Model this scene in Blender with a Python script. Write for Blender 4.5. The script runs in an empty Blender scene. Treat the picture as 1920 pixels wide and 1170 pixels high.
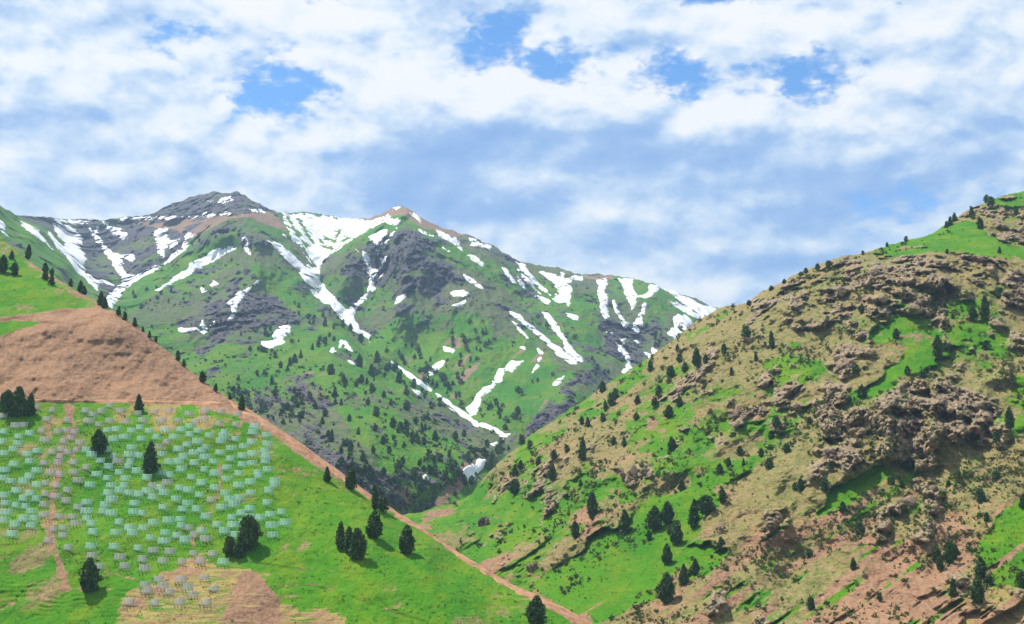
import bpy, math, random
import numpy as np

# ------------------------------------------------------------------ camera, sky, sun, exposure
SC = bpy.context.scene
COL = SC.collection
random.seed(7)
RNG = np.random.default_rng(7)
W, H = 1920.0, 1170.0
F = 960.0 / math.tan(math.radians(20.0))
PITCH = math.atan(415.0 / F)
CP, SP = math.cos(PITCH), math.sin(PITCH)

cam = bpy.data.cameras.new('camera')
cam.sensor_fit = 'HORIZONTAL'
cam.angle = math.radians(40.0)
cam.clip_start, cam.clip_end = 1.0, 60000.0
camo = bpy.data.objects.new('camera', cam)
camo.rotation_euler = (math.pi / 2 + PITCH, 0, 0)
COL.objects.link(camo)
SC.camera = camo

SUN_DIR = np.array([-0.42, 0.22, 0.86]); SUN_DIR /= np.linalg.norm(SUN_DIR)
SUN_EL = math.asin(SUN_DIR[2]); SUN_AZ = math.atan2(SUN_DIR[0], SUN_DIR[1])
sun = bpy.data.lights.new('sun', 'SUN')
sun.energy, sun.angle, sun.color = 4.6, math.radians(0.5), (1.0, 0.95, 0.86)
suno = bpy.data.objects.new('sun', sun)
suno.rotation_euler = (math.pi / 2 - SUN_EL, 0, math.pi - SUN_AZ)
COL.objects.link(suno)
SC.view_settings.view_transform = 'Standard'
SC.view_settings.look = 'None'
SC.view_settings.exposure = 0.60
SC.view_settings.gamma = 1.0
SC.view_settings.use_curve_mapping = False
EXPO = 2.0 ** SC.view_settings.exposure

# ------------------------------------------------------------------ numeric helpers
def ray(u, v):
    x = (np.asarray(u, float) - 960.0) / F
    y = (585.0 - np.asarray(v, float)) / F
    return np.stack([x, CP - y * SP, SP + y * CP], -1)

def pix(P):
    f = P[..., 1] * CP + P[..., 2] * SP
    return 960 + F * P[..., 0] / f, 585 - F * (P[..., 2] * CP - P[..., 1] * SP) / f

_G = np.array([[1,1,0],[-1,1,0],[1,-1,0],[-1,-1,0],[1,0,1],[-1,0,1],[1,0,-1],[-1,0,-1],
               [0,1,1],[0,-1,1],[0,1,-1],[0,-1,-1],[1,1,0],[-1,1,0],[0,-1,1],[0,-1,-1]], np.float32)
_PERM = np.random.default_rng(3).permutation(256).astype(np.int32)

def perlin(P, scale, seed=0):
    q = (P * scale + seed * 17.31).astype(np.float32)
    i = np.floor(q).astype(np.int32); f = q - i
    w = f * f * f * (f * (f * 6 - 15) + 10)
    out = 0
    hx = [_PERM[(i[..., 0] + k) & 255] for k in (0, 1)]
    for a in (0, 1):
        for b in (0, 1):
            hxy = _PERM[(hx[a] + i[..., 1] + b) & 255]
            for c in (0, 1):
                g = _G[_PERM[(hxy + i[..., 2] + c) & 255] & 15]
                d = g[..., 0] * (f[..., 0] - a) + g[..., 1] * (f[..., 1] - b) + g[..., 2] * (f[..., 2] - c)
                wt = (w[..., 0] if a else 1 - w[..., 0]) * (w[..., 1] if b else 1 - w[..., 1]) * (w[..., 2] if c else 1 - w[..., 2])
                out = out + wt * d
    return out

def fbm(P, scale, octs=4, seed=0, gain=0.5):
    r, a = 0, 1.0
    for k in range(octs):
        r = r + a * perlin(P, scale * 2 ** k, seed + k); a *= gain
    return r

def ridged(P, scale, octs=4, seed=0, gain=0.5):
    r, a, t = 0, 1.0, 0
    for k in range(octs):
        n = 1 - np.abs(perlin(P, scale * 2 ** k, seed + k)) * 2.0
        r = r + a * n; t += a; a *= gain
    return r / t

def sstep(a, b, x):
    t = np.clip((x - a) / (b - a), 0, 1)
    return t * t * (3 - 2 * t)

def rbf_fit(pts, lam=0.0, amp=1.0):
    p = np.array(pts, float)
    X, y = p[:, :2] / 500.0, np.log(p[:, 2])
    A_ = np.c_[np.ones(len(p)), X, X[:, 0] ** 2, X[:, 1] ** 2, X[:, 0] * X[:, 1]]
    fit_ = A_ @ np.linalg.lstsq(A_, y, rcond=None)[0]
    y = fit_ + amp * (y - fit_)
    n = len(p)
    D = np.sqrt(((X[:, None] - X[None]) ** 2).sum(-1))
    A = np.zeros((n + 3, n + 3)); A[:n, :n] = -D - lam * np.eye(n)
    A[:n, n] = 1; A[:n, n + 1:] = X; A[n:, :n] = A[:n, n:].T
    return X, np.linalg.solve(A, np.concatenate([y, np.zeros(3)]))

def rbf_eval(fit, u, v):
    X, w = fit
    n = len(X)
    q = np.stack([u, v], -1).reshape(-1, 2) / 500.0
    out = np.empty(len(q))
    for s in range(0, len(q), 20000):
        c = q[s:s + 20000]
        D = np.sqrt(((c[:, None] - X[None]) ** 2).sum(-1) + 0.0006)
        out[s:s + 20000] = -D @ w[:n] + w[n] + c @ w[n + 1:]
    return np.exp(out).reshape(np.shape(u))

def poly_sd(u, v, poly, pad=30):
    """signed distance to a polygon, positive inside, clipped at -pad"""
    p = np.array(poly, float)
    out = np.full(np.shape(u), -float(pad))
    m = (u > p[:, 0].min() - pad) & (u < p[:, 0].max() + pad) & (v > p[:, 1].min() - pad) & (v < p[:, 1].max() + pad)
    if not m.any():
        return out
    x, y = u[m], v[m]
    d2 = np.full(x.shape, 1e18); ins = np.zeros(x.shape, bool)
    for a, b in zip(p, np.roll(p, -1, 0)):
        ex, ey = b - a
        t = np.clip(((x - a[0]) * ex + (y - a[1]) * ey) / (ex * ex + ey * ey + 1e-9), 0, 1)
        d2 = np.minimum(d2, (x - a[0] - t * ex) ** 2 + (y - a[1] - t * ey) ** 2)
        c = ((a[1] > y) != (b[1] > y))
        xi = a[0] + (y - a[1]) * ex / (ey if abs(ey) > 1e-9 else 1e-9)
        ins ^= c & (x < xi)
    d = np.sqrt(d2)
    out[m] = np.maximum(np.where(ins, d, -d), -pad)
    return out

def line_d(u, v, line):
    p = np.array(line, float)
    d2 = np.full(np.shape(u), 1e18)
    for a, b in zip(p[:-1], p[1:]):
        ex, ey = b - a
        t = np.clip(((u - a[0]) * ex + (v - a[1]) * ey) / (ex * ex + ey * ey + 1e-9), 0, 1)
        d2 = np.minimum(d2, (u - a[0] - t * ex) ** 2 + (v - a[1] - t * ey) ** 2)
    return np.sqrt(d2)

def blob(u, v, cx, cy, rx, ry, rot=0):
    c, s = math.cos(math.radians(rot)), math.sin(math.radians(rot))
    x, y = u - cx, v - cy
    q = ((x * c + y * s) / rx) ** 2 + ((-x * s + y * c) / ry) ** 2
    return np.exp(-q ** 1.4)

# ------------------------------------------------------------------ node helpers
class NT:
    def __init__(self, tree):
        self.t = tree; self.n = tree.nodes; self.l = tree.links
    def add(self, typ, **kw):
        n = self.n.new(typ)
        for k, v in kw.items(): setattr(n, k, v)
        return n
    def put(self, sock, val):
        if isinstance(val, bpy.types.NodeSocket): self.l.new(val, sock)
        elif val is not None: sock.default_value = val
    def math(self, op, a, b=None, c=None, clamp=False):
        n = self.add('ShaderNodeMath', operation=op, use_clamp=clamp)
        for s, x in zip(n.inputs, (a, b, c)): self.put(s, x)
        return n.outputs[0]
    def mix(self, fac, a, b, mode='MIX'):
        n = self.add('ShaderNodeMix', data_type='RGBA', blend_type=mode)
        self.put(n.inputs[0], fac)
        for s, x in ((n.inputs[6], a), (n.inputs[7], b)):
            self.put(s, (*x, 1) if isinstance(x, tuple) and len(x) == 3 else x)
        return n.outputs[2]
    def fmix(self, fac, a, b):
        n = self.add('ShaderNodeMix', data_type='FLOAT')
        self.put(n.inputs[0], fac); self.put(n.inputs[2], a); self.put(n.inputs[3], b)
        return n.outputs[0]
    def noise(self, vec, scale, detail=4, rough=0.55, dist=0.0):
        n = self.add('ShaderNodeTexNoise')
        self.put(n.inputs['Vector'], vec)
        n.inputs['Scale'].default_value = scale; n.inputs['Detail'].default_value = detail
        n.inputs['Roughness'].default_value = rough; n.inputs['Distortion'].default_value = dist
        return n.outputs[0]
    def ss(self, x, a, b):
        n = self.add('ShaderNodeMapRange', interpolation_type='SMOOTHSTEP')
        self.put(n.inputs[0], x); n.inputs[1].default_value = a; n.inputs[2].default_value = b
        return n.outputs[0]

# ------------------------------------------------------------------ the sky: daylight and broken cumulus, in azimuth and elevation
def build_world():
    w = bpy.data.worlds.new('World'); SC.world = w; w.use_nodes = True
    t = NT(w.node_tree); t.n.clear()
    out = t.add('ShaderNodeOutputWorld'); bg = t.add('ShaderNodeBackground')
    t.l.new(bg.outputs[0], out.inputs[0]); STR = 0.12; bg.inputs[1].default_value = STR
    sky = t.add('ShaderNodeTexSky', sky_type='NISHITA', sun_disc=False)
    sky.sun_elevation, sky.sun_rotation = SUN_EL, SUN_AZ
    sky.altitude, sky.air_density, sky.dust_density, sky.ozone_density = 1800, 1.0, 0.2, 2.0
    tc = t.add('ShaderNodeTexCoord'); D = tc.outputs['Generated']
    sep = t.add('ShaderNodeSeparateXYZ'); t.l.new(D, sep.inputs[0])
    X, Y, Z = sep.outputs
    az = t.math('ARCTAN2', X, Y); el = t.math('ARCSINE', Z)
    # cloud coordinates: a layer that foreshortens towards the horizon
    cb = t.add('ShaderNodeCombineXYZ'); t.l.new(az, cb.inputs[0]); t.l.new(t.math('MULTIPLY', el, 1.75), cb.inputs[1])
    A = cb.outputs[0]
    off = t.add('ShaderNodeVectorMath', operation='ADD'); t.l.new(A, off.inputs[0]); off.inputs[1].default_value = (3.7, 1.9, 0)
    def cen(v_, sc, det, ro, di=0.0): return t.math('SUBTRACT', t.noise(v_, sc, det, ro, di), 0.5)
    wx = cen(A, 13, 6, 0.6); wy = cen(off.outputs[0], 13, 6, 0.6)
    azw = t.math('ADD', az, t.math('MULTIPLY', wx, 0.085))
    elw = t.math('ADD', el, t.math('MULTIPLY', wy, 0.042))
    A0, A1, NU = -0.42, 0.42, 60
    E0, E1, NV = 0.07, 0.40, 18
    azs = np.linspace(A0, A1, NU); els = np.linspace(E0, E1, NV)
    AZ, EL = np.meshgrid(azs, els)
    P = np.stack([np.sin(AZ) * np.cos(EL), np.cos(AZ) * np.cos(EL), np.sin(EL)], -1)
    u, v = pix(P)
    cov = np.full(u.shape, 0.86); val = np.full(u.shape, 0.66)
    for (x, y, rx, ry, tgt, k) in SKY_SHADE:
        m = blob(u, v, x, y, rx, ry) * k; val = val * (1 - m) + tgt * m
    for (x, y, rx, ry, k) in SKY_HOLES:
        cov = cov * (1 - 0.74 * k * blob(u, v, x, y, rx * 1.22, ry * 1.2))
    # table rows as colour ramps (red = coverage, green = brightness), two ramps of 30 stops per row
    fu = t.math('DIVIDE', t.math('SUBTRACT', azw, A0), A1 - A0)
    fv = t.math('MULTIPLY', t.math('DIVIDE', t.math('SUBTRACT', elw, E0), E1 - E0), NV - 1)
    half = NU // 2
    fl = t.math('MULTIPLY', fu, (NU - 1) / half); fr = t.math('SUBTRACT', fl, 1.0 - 0.5 / half)
    sel = t.math('GREATER_THAN', fl, 1.0 - 0.25 / half)
    acc = None
    for r in range(NV):
        rp = []
        for h, fac in ((0, fl), (1, fr)):
            n = t.add('ShaderNodeValToRGB'); n.color_ramp.interpolation = 'CARDINAL'
            e = n.color_ramp.elements
            for k in range(half):
                pos = (k / half) if h == 0 else (k / half) + 0.5 / half
                idx = k + h * half
                if h == 1: pos = idx / half - (1.0 - 0.5 / half)
                c = (cov[r, idx], val[r, idx], 0, 1)
                if k < 2: e[k].position = pos; e[k].color = c
                else: ee = e.new(min(pos, 1.0)); ee.color = c
            if h == 0:
                pass
            t.l.new(fac, n.inputs[0]); rp.append(n.outputs[0])
        row = t.mix(sel, rp[0], rp[1])
        acc = row if acc is None else t.mix(t.math('ADD', t.math('SUBTRACT', fv, r - 1.0), 0.0, clamp=True), acc, row)
    sc = t.add('ShaderNodeSeparateColor'); t.l.new(acc, sc.inputs[0])
    # beyond the mapped part of the sky the same broken cloud goes on
    ins = t.math('MULTIPLY', t.math('MULTIPLY', t.ss(az, A0 + 0.0, A0 + 0.06), t.ss(az, A1, A1 - 0.06)), t.ss(el, E1, E1 - 0.05))
    gen = t.noise(A, 5.5, 5, 0.55)
    gcov = t.ss(gen, 0.40, 0.56); gval = t.math('ADD', 0.25, t.math('MULTIPLY', t.noise(off.outputs[0], 6, 4), 0.9))
    cov_s = t.fmix(ins, gcov, sc.outputs[0]); val_s = t.fmix(ins, gval, sc.outputs[1])
    # billows: the same cloud sampled a little higher up tells how it rounds off towards the sun
    up = t.add('ShaderNodeVectorMath', operation='ADD'); t.l.new(A, up.inputs[0]); up.inputs[1].default_value = (-0.007, 0.018, 0)
    
    def billow(vec):
        wv = t.add('ShaderNodeVectorMath', operation='ADD'); t.l.new(vec, wv.inputs[0])
        n = t.add('ShaderNodeTexNoise'); t.l.new(vec, n.inputs['Vector']); n.inputs['Scale'].default_value = 30; n.inputs['Detail'].default_value = 5
        ms = t.add('ShaderNodeVectorMath', operation='MULTIPLY_ADD'); t.l.new(n.outputs['Color'], ms.inputs[0]); ms.inputs[1].default_value = (0.03, 0.03, 0.0); ms.inputs[2].default_value = (-0.015, -0.015, 0)
        t.l.new(ms.outputs[0], wv.inputs[1])
        v = t.add('ShaderNodeTexVoronoi', feature='SMOOTH_F1'); v.voronoi_dimensions = '2D'
        t.l.new(wv.outputs[0], v.inputs['Vector']); v.inputs['Scale'].default_value = 15; v.inputs['Detail'].default_value = 3.5; v.inputs['Roughness'].default_value = 0.52; v.inputs['Smoothness'].default_value = 0.7
        v.normalize = False
        bl = t.math('SUBTRACT', 0.62, v.outputs['Distance'])
        return t.math('ADD', t.math('MULTIPLY', bl, 0.20), t.math('MULTIPLY', cen(vec, 9, 8, 0.56), 0.75))
    b1 = billow(A); b1u = billow(up.outputs[0])
    b2 = cen(off.outputs[0], 70, 6, 0.6, 0.3)
    dens = t.math('ADD', cov_s, t.math('ADD', t.math('MULTIPLY', b1, 2.1), t.math('MULTIPLY', b2, 0.9)))
    mask = t.ss(dens, 0.14, 0.56)
    puff = t.math('SUBTRACT', b1, b1u)
    amp = t.math('ADD', 0.30, t.math('MULTIPLY', val_s, 0.8))
    relief = t.math('ADD', t.math('MULTIPLY', b1, 0.85), t.math('ADD', t.math('MULTIPLY', puff, 2.8), t.math('MULTIPLY', b2, 0.22)))
    lum = t.math('ADD', val_s, t.math('MULTIPLY', relief, amp))
    lum = t.math('ADD', lum, t.math('MULTIPLY', t.ss(dens, 0.95, 0.45), 0.10))
    k = 1.0 / (STR * EXPO)
    ramp = t.add('ShaderNodeValToRGB'); e = ramp.color_ramp.elements
    stops = [(0.0, (0.215, 0.40, 0.79)), (0.35, (0.36, 0.54, 0.86)), (0.6, (0.62, 0.76, 0.95)), (0.8, (0.87, 0.93, 1.0)), (1.0, (1.0, 1.0, 1.0))]
    e[0].position, e[0].color = stops[0][0], (*stops[0][1], 1); e[1].position, e[1].color = 1.0, (*stops[-1][1], 1)
    for p, c in stops[1:-1]: q = e.new(p); q.color = (*c, 1)
    t.l.new(lum, ramp.inputs[0])
    cloud = t.mix(1.0, ramp.outputs[0], (k, k, k), 'MULTIPLY')
    hs = t.add('ShaderNodeHueSaturation'); hs.inputs['Saturation'].default_value = 1.25; hs.inputs['Value'].default_value = 1.05
    t.l.new(sky.outputs[0], hs.inputs['Color'])
    col = t.mix(mask, hs.outputs[0], cloud)
    t.l.new(col, bg.inputs[0])
    w.cycles.sampling_method = 'MANUAL'; w.cycles.sample_map_resolution = 512

SKY_HOLES = [(725,5,34,14,1),(540,150,55,60,.8),(500,190,85,26,.7),(575,205,25,22,.7),(930,55,60,34,.8),(1000,105,80,26,.75),(1040,142,45,26,1),
    (1110,112,80,20,.85),(1250,128,62,44,1),(1262,152,42,24,1),(1530,80,26,60,.8),(1545,150,70,42,.9),(1512,182,42,20,.95),(1450,150,60,24,.6),
    (1120,38,40,14,.5),(400,100,100,40,.35),(1700,8,30,12,.5),(340,62,60,30,.3),(870,95,45,20,.4),(1640,110,40,30,.45),(1370,120,50,16,.6)]
SKY_SHADE = [(100,260,170,80,.5,.8),(80,40,120,40,.6,.6),(300,335,170,40,.45,.8),(60,350,120,50,.62,.8),(780,330,180,62,.04,1),(900,222,95,28,.3,.9),(700,270,70,24,.3,.8),
    (1000,275,150,60,.2,.8),(1150,240,120,40,.15,.9),(1205,300,110,50,.2,.9),(1360,280,110,50,.25,.9),(1550,350,270,60,.25,.9),(1500,460,220,60,.3,.9),
    (1850,250,110,110,.4,.8),(1790,120,110,50,.5,.7),(1200,455,170,30,.35,.8),(900,400,150,30,.25,.8),(250,210,120,30,.6,.5),(1750,430,150,60,.4,.8),(1500,560,120,40,.55,.7),
    (650,60,150,60,.95,1),(150,130,150,45,.95,.9),(450,182,62,26,1,.9),(600,255,110,40,.92,.9),(700,165,130,40,1.0,.9),(800,160,160,36,1.1,1),(930,165,90,30,1.12,1),(1110,172,105,30,1.18,1),(1080,205,80,22,1.0,1),
    (1330,198,140,28,1.1,1),(1290,232,80,26,.9,.9),(1610,232,120,36,.85,.9),(1760,55,210,55,.85,.8),(1100,72,110,26,.95,.9),(1410,50,120,40,.85,.9),(450,22,95,30,.95,.9),
    (1000,368,250,26,.55,.8),(1250,545,130,36,.8,.9),(1490,425,90,18,.55,.8),(500,340,110,30,.7,.8),(1060,235,60,40,.75,.7),(230,300,80,30,.75,.6),(400,245,130,40,.85,.7),(1850,330,90,30,.55,.6)]
build_world()

# ------------------------------------------------------------------ object helpers
def mesh_obj(name, V, Fc, mat=None, parent=None, smooth=False, attr=None):
    me = bpy.data.meshes.new(name)
    V = np.asarray(V, np.float32); Fc = np.asarray(Fc, np.int32)
    n, k = Fc.shape
    me.vertices.add(len(V)); me.vertices.foreach_set('co', V.ravel())
    me.loops.add(n * k); me.loops.foreach_set('vertex_index', Fc.ravel())
    me.polygons.add(n); me.polygons.foreach_set('loop_start', np.arange(0, n * k, k, dtype=np.int32))
    me.update(calc_edges=True)
    if smooth: me.polygons.foreach_set('use_smooth', np.ones(n, bool))
    if attr is not None:
        for an, data in attr.items():
            a = me.attributes.new(an, 'FLOAT_COLOR', 'POINT'); a.data.foreach_set('color', np.asarray(data, np.float32).ravel())
    if mat: me.materials.append(mat)
    me.validate()
    o = bpy.data.objects.new(name, me); COL.objects.link(o)
    if parent: o.parent = parent
    return o

def tag(o, label=None, cat=None, group=None, kind=None):
    if label: o['label'] = label
    if cat: o['category'] = cat
    if group: o['group'] = group
    if kind: o['kind'] = kind
    return o

def principled(name, rough=0.9):
    m = bpy.data.materials.new(name); m.use_nodes = True
    t = NT(m.node_tree); b = t.n['Principled BSDF']
    b.inputs['Roughness'].default_value = rough; b.inputs['Specular IOR Level'].default_value = 0.15
    return m, t, b

def ground_material(name, c, s, bump=0.6):
    """c: colour pairs; s: size of the finest clumps in metres. Weights come from the ground map: r grass, g soil, b rock, a straw"""
    m, t, b = principled(name, 0.95)
    mp = t.add('ShaderNodeMapping'); mp.inputs['Scale'].default_value = (1.0, 0.4, 1.25)
    t.l.new(t.add('ShaderNodeTexCoord').outputs['Object'], mp.inputs[0]); P = mp.outputs[0]
    at = t.add('ShaderNodeAttribute', attribute_name='cover')
    sp = t.add('ShaderNodeSeparateColor'); t.l.new(at.outputs['Color'], sp.inputs[0])
    g, so, ro = sp.outputs; st = at.outputs['Alpha']
    n1 = t.noise(P, 0.42 / s, 6, 0.7); n2 = t.noise(P, 0.07 / s, 5, 0.6); n3 = t.noise(P, 1.5 / s, 4, 0.7); n4 = t.noise(P, 0.2 / s, 4, 0.6)
    nb = t.math('SUBTRACT', n1, 0.5); nf = t.math('SUBTRACT', n3, 0.5)
    br = t.math('ADD', t.math('MULTIPLY', nb, 1.7), t.math('MULTIPLY', nf, 1.3))
    def w(x, k=1.0): return t.ss(t.math('ADD', x, t.math('MULTIPLY', br, k)), 0.36, 0.64)
    v1 = t.ss(n1, 0.36, 0.66); v2 = t.ss(n2, 0.35, 0.65); v3 = t.ss(n3, 0.35, 0.65)
    def duo(p, f=v1): return t.mix(f, p[0], p[1])
    scrub = t.mix(t.math('MULTIPLY', v3, 0.6), t.mix(v2, duo(c['scrub']), duo(c['scrub2'])), c['scrub3'])
    n5 = t.noise(P, 0.85 / s, 5, 0.75)
    scrub = t.mix(t.math('MULTIPLY', t.ss(n5, .53, .62), 0.62), scrub, c['tuss'])
    grass = t.mix(t.math('MULTIPLY', t.ss(n4, .42, .66), 0.75), t.mix(v2, c['grass'][0], c['grass'][1]), c['grass'][2])
    grass = t.mix(t.math('MULTIPLY', t.ss(n3, .50, .70), 0.55), grass, c['grass'][3])
    soil = t.mix(t.math('MULTIPLY', v3, 0.5), duo(c['soil'], v2), c['soil'][2])
    rock = t.mix(v3, duo(c['rock']), c['rock'][2])
    straw = t.mix(v1, c['straw'][0], c['straw'][1])
    col = t.mix(w(g, 0.75), scrub, grass); col = t.mix(w(st, 0.8), col, straw)
    col = t.mix(w(so, 0.8), col, soil); col = t.mix(w(ro, 0.9), col, rock)
    t.l.new(col, b.inputs['Base Color'])
    bp = t.add('ShaderNodeBump'); bp.inputs['Strength'].default_value = bump; bp.inputs['Distance'].default_value = s * 1.3
    t.l.new(t.math('ADD', t.math('MULTIPLY', n1, 0.7), t.math('ADD', t.math('MULTIPLY', n3, 0.3), t.math('MULTIPLY', n5, 0.45))), bp.inputs['Height'])
    t.l.new(bp.outputs[0], b.inputs['Normal'])
    return m

class Land:
    pass

def build_land(name, u0, u1, step, crest, bottom, ctrl, vstep, detail, cover, mat, rough=1.2, back=None, roundk=0.02, amp=1.0):
    """One landform as a fine sheet: crest line, foot line and surveyed distances, with its far side and foot running down to the valley floor"""
    L = Land()
    cu = np.arange(u0, u1 + 0.1, step)
    c = np.array(crest, float); bt = np.array(bottom, float)
    vt = np.interp(cu, c[:, 0], c[:, 1]); vb = np.interp(cu, bt[:, 0], bt[:, 1])
    q = np.stack([cu, cu * 0, cu * 0 + u0], -1)
    vt = vt + rough * (fbm(q, 1 / 30.0, 4, 5, 0.6) * 2.2)
    vb = np.maximum(vb, vt + 6)
    nr = int((vb - vt).max() / vstep) + 1
    S = np.linspace(0, 1, nr) ** 1.0
    U = np.repeat(cu[None], nr, 0); V = vt[None] + (vb - vt)[None] * S[:, None]
    fit = rbf_fit(ctrl, 0.0, amp)
    d0 = rbf_eval(fit, U, V)
    d0 = d0 * (1 + roundk * np.exp(-(V - vt[None]) / 14.0))
    P0 = d0[..., None] * ray(U, V)
    cv = cover(U, V, P0)                      # grass, soil, rock, straw
    d = d0 + detail(U, V, P0, cv, d0)
    P = d[..., None] * ray(U, V)
    L.U, L.V, L.P, L.vt, L.vb, L.cu, L.nr, L.step, L.cv, L.d = U, V, P, vt, vb, cu, nr, step, cv, d
    nc = len(cu)
    rows = [P]; cvs = [cv]
    hd = ray(cu, vt); hd[:, 2] = 0; hd /= np.linalg.norm(hd, axis=1)[:, None]
    top = P[0]; up = []
    for dist, drop in ((6, 1.5), (20, 9), (60, 38), (160, 115), (400, 300), (900, 680)):
        q = top + hd * dist * (back or 1.0); q[:, 2] -= drop * (back or 1.0)
        q[:, 2] = np.maximum(q[:, 2], FLOOR - 6); up.append(q)
    up = np.array(up)[::-1]
    bot = P[-1].copy(); dn = []
    for kk in (0.25, 0.6, 1.0):
        q = bot.copy(); q -= hd * (kk * 60); q[:, 2] = bot[:, 2] + (np.minimum(FLOOR - 6, bot[:, 2] - 5) - bot[:, 2]) * kk; dn.append(q)
    dn = np.array(dn)
    G = np.concatenate([up, P, dn]); C = np.concatenate([np.repeat(cv[:1], len(up), 0), cv, np.repeat(cv[-1:], len(dn), 0)])
    R = len(G); idx = np.arange(R * nc).reshape(R, nc)
    Fq = np.stack([idx[:-1, :-1], idx[1:, :-1], idx[1:, 1:], idx[:-1, 1:]], -1).reshape(-1, 4)
    L.obj = mesh_obj(name, G.reshape(-1, 3), Fq, mat, smooth=True, attr={'cover': C.reshape(-1, 4)})
    tag(L.obj, kind='structure')
    return L

def surf(L, u, v):
    """point of the ground of a landform"""
    u = np.clip(np.asarray(u, float), L.cu[0], L.cu[-1] - 1e-3)
    x = (u - L.cu[0]) / L.step; i = np.minimum(x.astype(int), len(L.cu) - 2); fx = x - i
    vt = L.vt[i] * (1 - fx) + L.vt[i + 1] * fx; vb = L.vb[i] * (1 - fx) + L.vb[i + 1] * fx
    y = np.clip((v - vt) / (vb - vt), 0, 0.9999) * (L.nr - 1); j = y.astype(int); fy = y - j
    def lerp(A):
        f, g = (fx, fy) if A.ndim == 2 else (fx[..., None], fy[..., None])
        return (A[j, i] * (1 - f) + A[j, i + 1] * f) * (1 - g) + (A[j + 1, i] * (1 - f) + A[j + 1, i + 1] * f) * g
    return lerp(L.P), lerp(L.cv)

def overlay(L, name, sd, lift, mat, lo=-1.2, hi=2.0):
    """a sheet lying on the ground that thins out and dives under it where the signed field sd is below zero"""
    nr, nc = sd.shape
    keep = (np.maximum.reduce([sd[:-1, :-1], sd[1:, :-1], sd[1:, 1:], sd[:-1, 1:]]) > 0)
    P = L.P.copy(); P[..., 2] += np.clip(sd, lo, hi) * lift
    P += (-ray(L.U, L.V)) * (np.clip(sd, lo, hi) * lift * 1.0)[..., None]
    idx = np.arange(nr * nc).reshape(nr, nc)
    Fq = np.stack([idx[:-1, :-1], idx[1:, :-1], idx[1:, 1:], idx[:-1, 1:]], -1)[keep]
    used, inv = np.unique(Fq, return_inverse=True)
    o = mesh_obj(name, P.reshape(-1, 3)[used], inv.reshape(-1, 4), mat, smooth=True)
    return tag(o, kind='structure')

FLOOR = -130.0

# ------------------------------------------------------------------ ground sheet
COLS_NEAR = dict(
    scrub=((0.085, 0.165, 0.012), (0.245, 0.195, 0.068)), scrub2=((0.31, 0.195, 0.092), (0.14, 0.18, 0.022)), scrub3=(0.37, 0.25, 0.135), tuss=(0.060, 0.085, 0.018),
    grass=((0.042, 0.185, 0.0015), (0.075, 0.225, 0.002), (0.145, 0.235, 0.006), (0.028, 0.115, 0.003)),
    soil=((0.185, 0.098, 0.056), (0.315, 0.168, 0.09), (0.43, 0.275, 0.16)),
    rock=((0.085, 0.063, 0.042), (0.26, 0.185, 0.11), (0.37, 0.28, 0.17)),
    straw=((0.36, 0.265, 0.085), (0.27, 0.20, 0.075)))
COLS_HILL = dict(COLS_NEAR)
COLS_FAR = dict(COLS_NEAR,
    scrub=((0.050, 0.125, 0.024), (0.115, 0.145, 0.050)), scrub2=((0.062, 0.150, 0.026), (0.155, 0.145, 0.07)), scrub3=(0.16, 0.135, 0.085), tuss=(0.030, 0.060, 0.030),
    grass=((0.042, 0.170, 0.010), (0.075, 0.215, 0.005), (0.13, 0.205, 0.014), (0.030, 0.100, 0.014)),
    rock=((0.028, 0.032, 0.046), (0.072, 0.068, 0.085), (0.135, 0.12, 0.12)),
    soil=((0.22, 0.14, 0.09), (0.27, 0.175, 0.115), (0.30, 0.20, 0.13)))

mat_ground = ground_material('valley_ground', COLS_NEAR, 4.0)
gx = 14000.0
go = mesh_obj('ground', [(-gx, -gx, FLOOR), (gx, -gx, FLOOR), (gx, gx, FLOOR), (-gx, gx, FLOOR)], [(0, 1, 2, 3)], mat_ground,
              attr={'cover': [(0.45, 0.1, 0.1, 0.0)] * 4})
tag(go, kind='structure')

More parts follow.
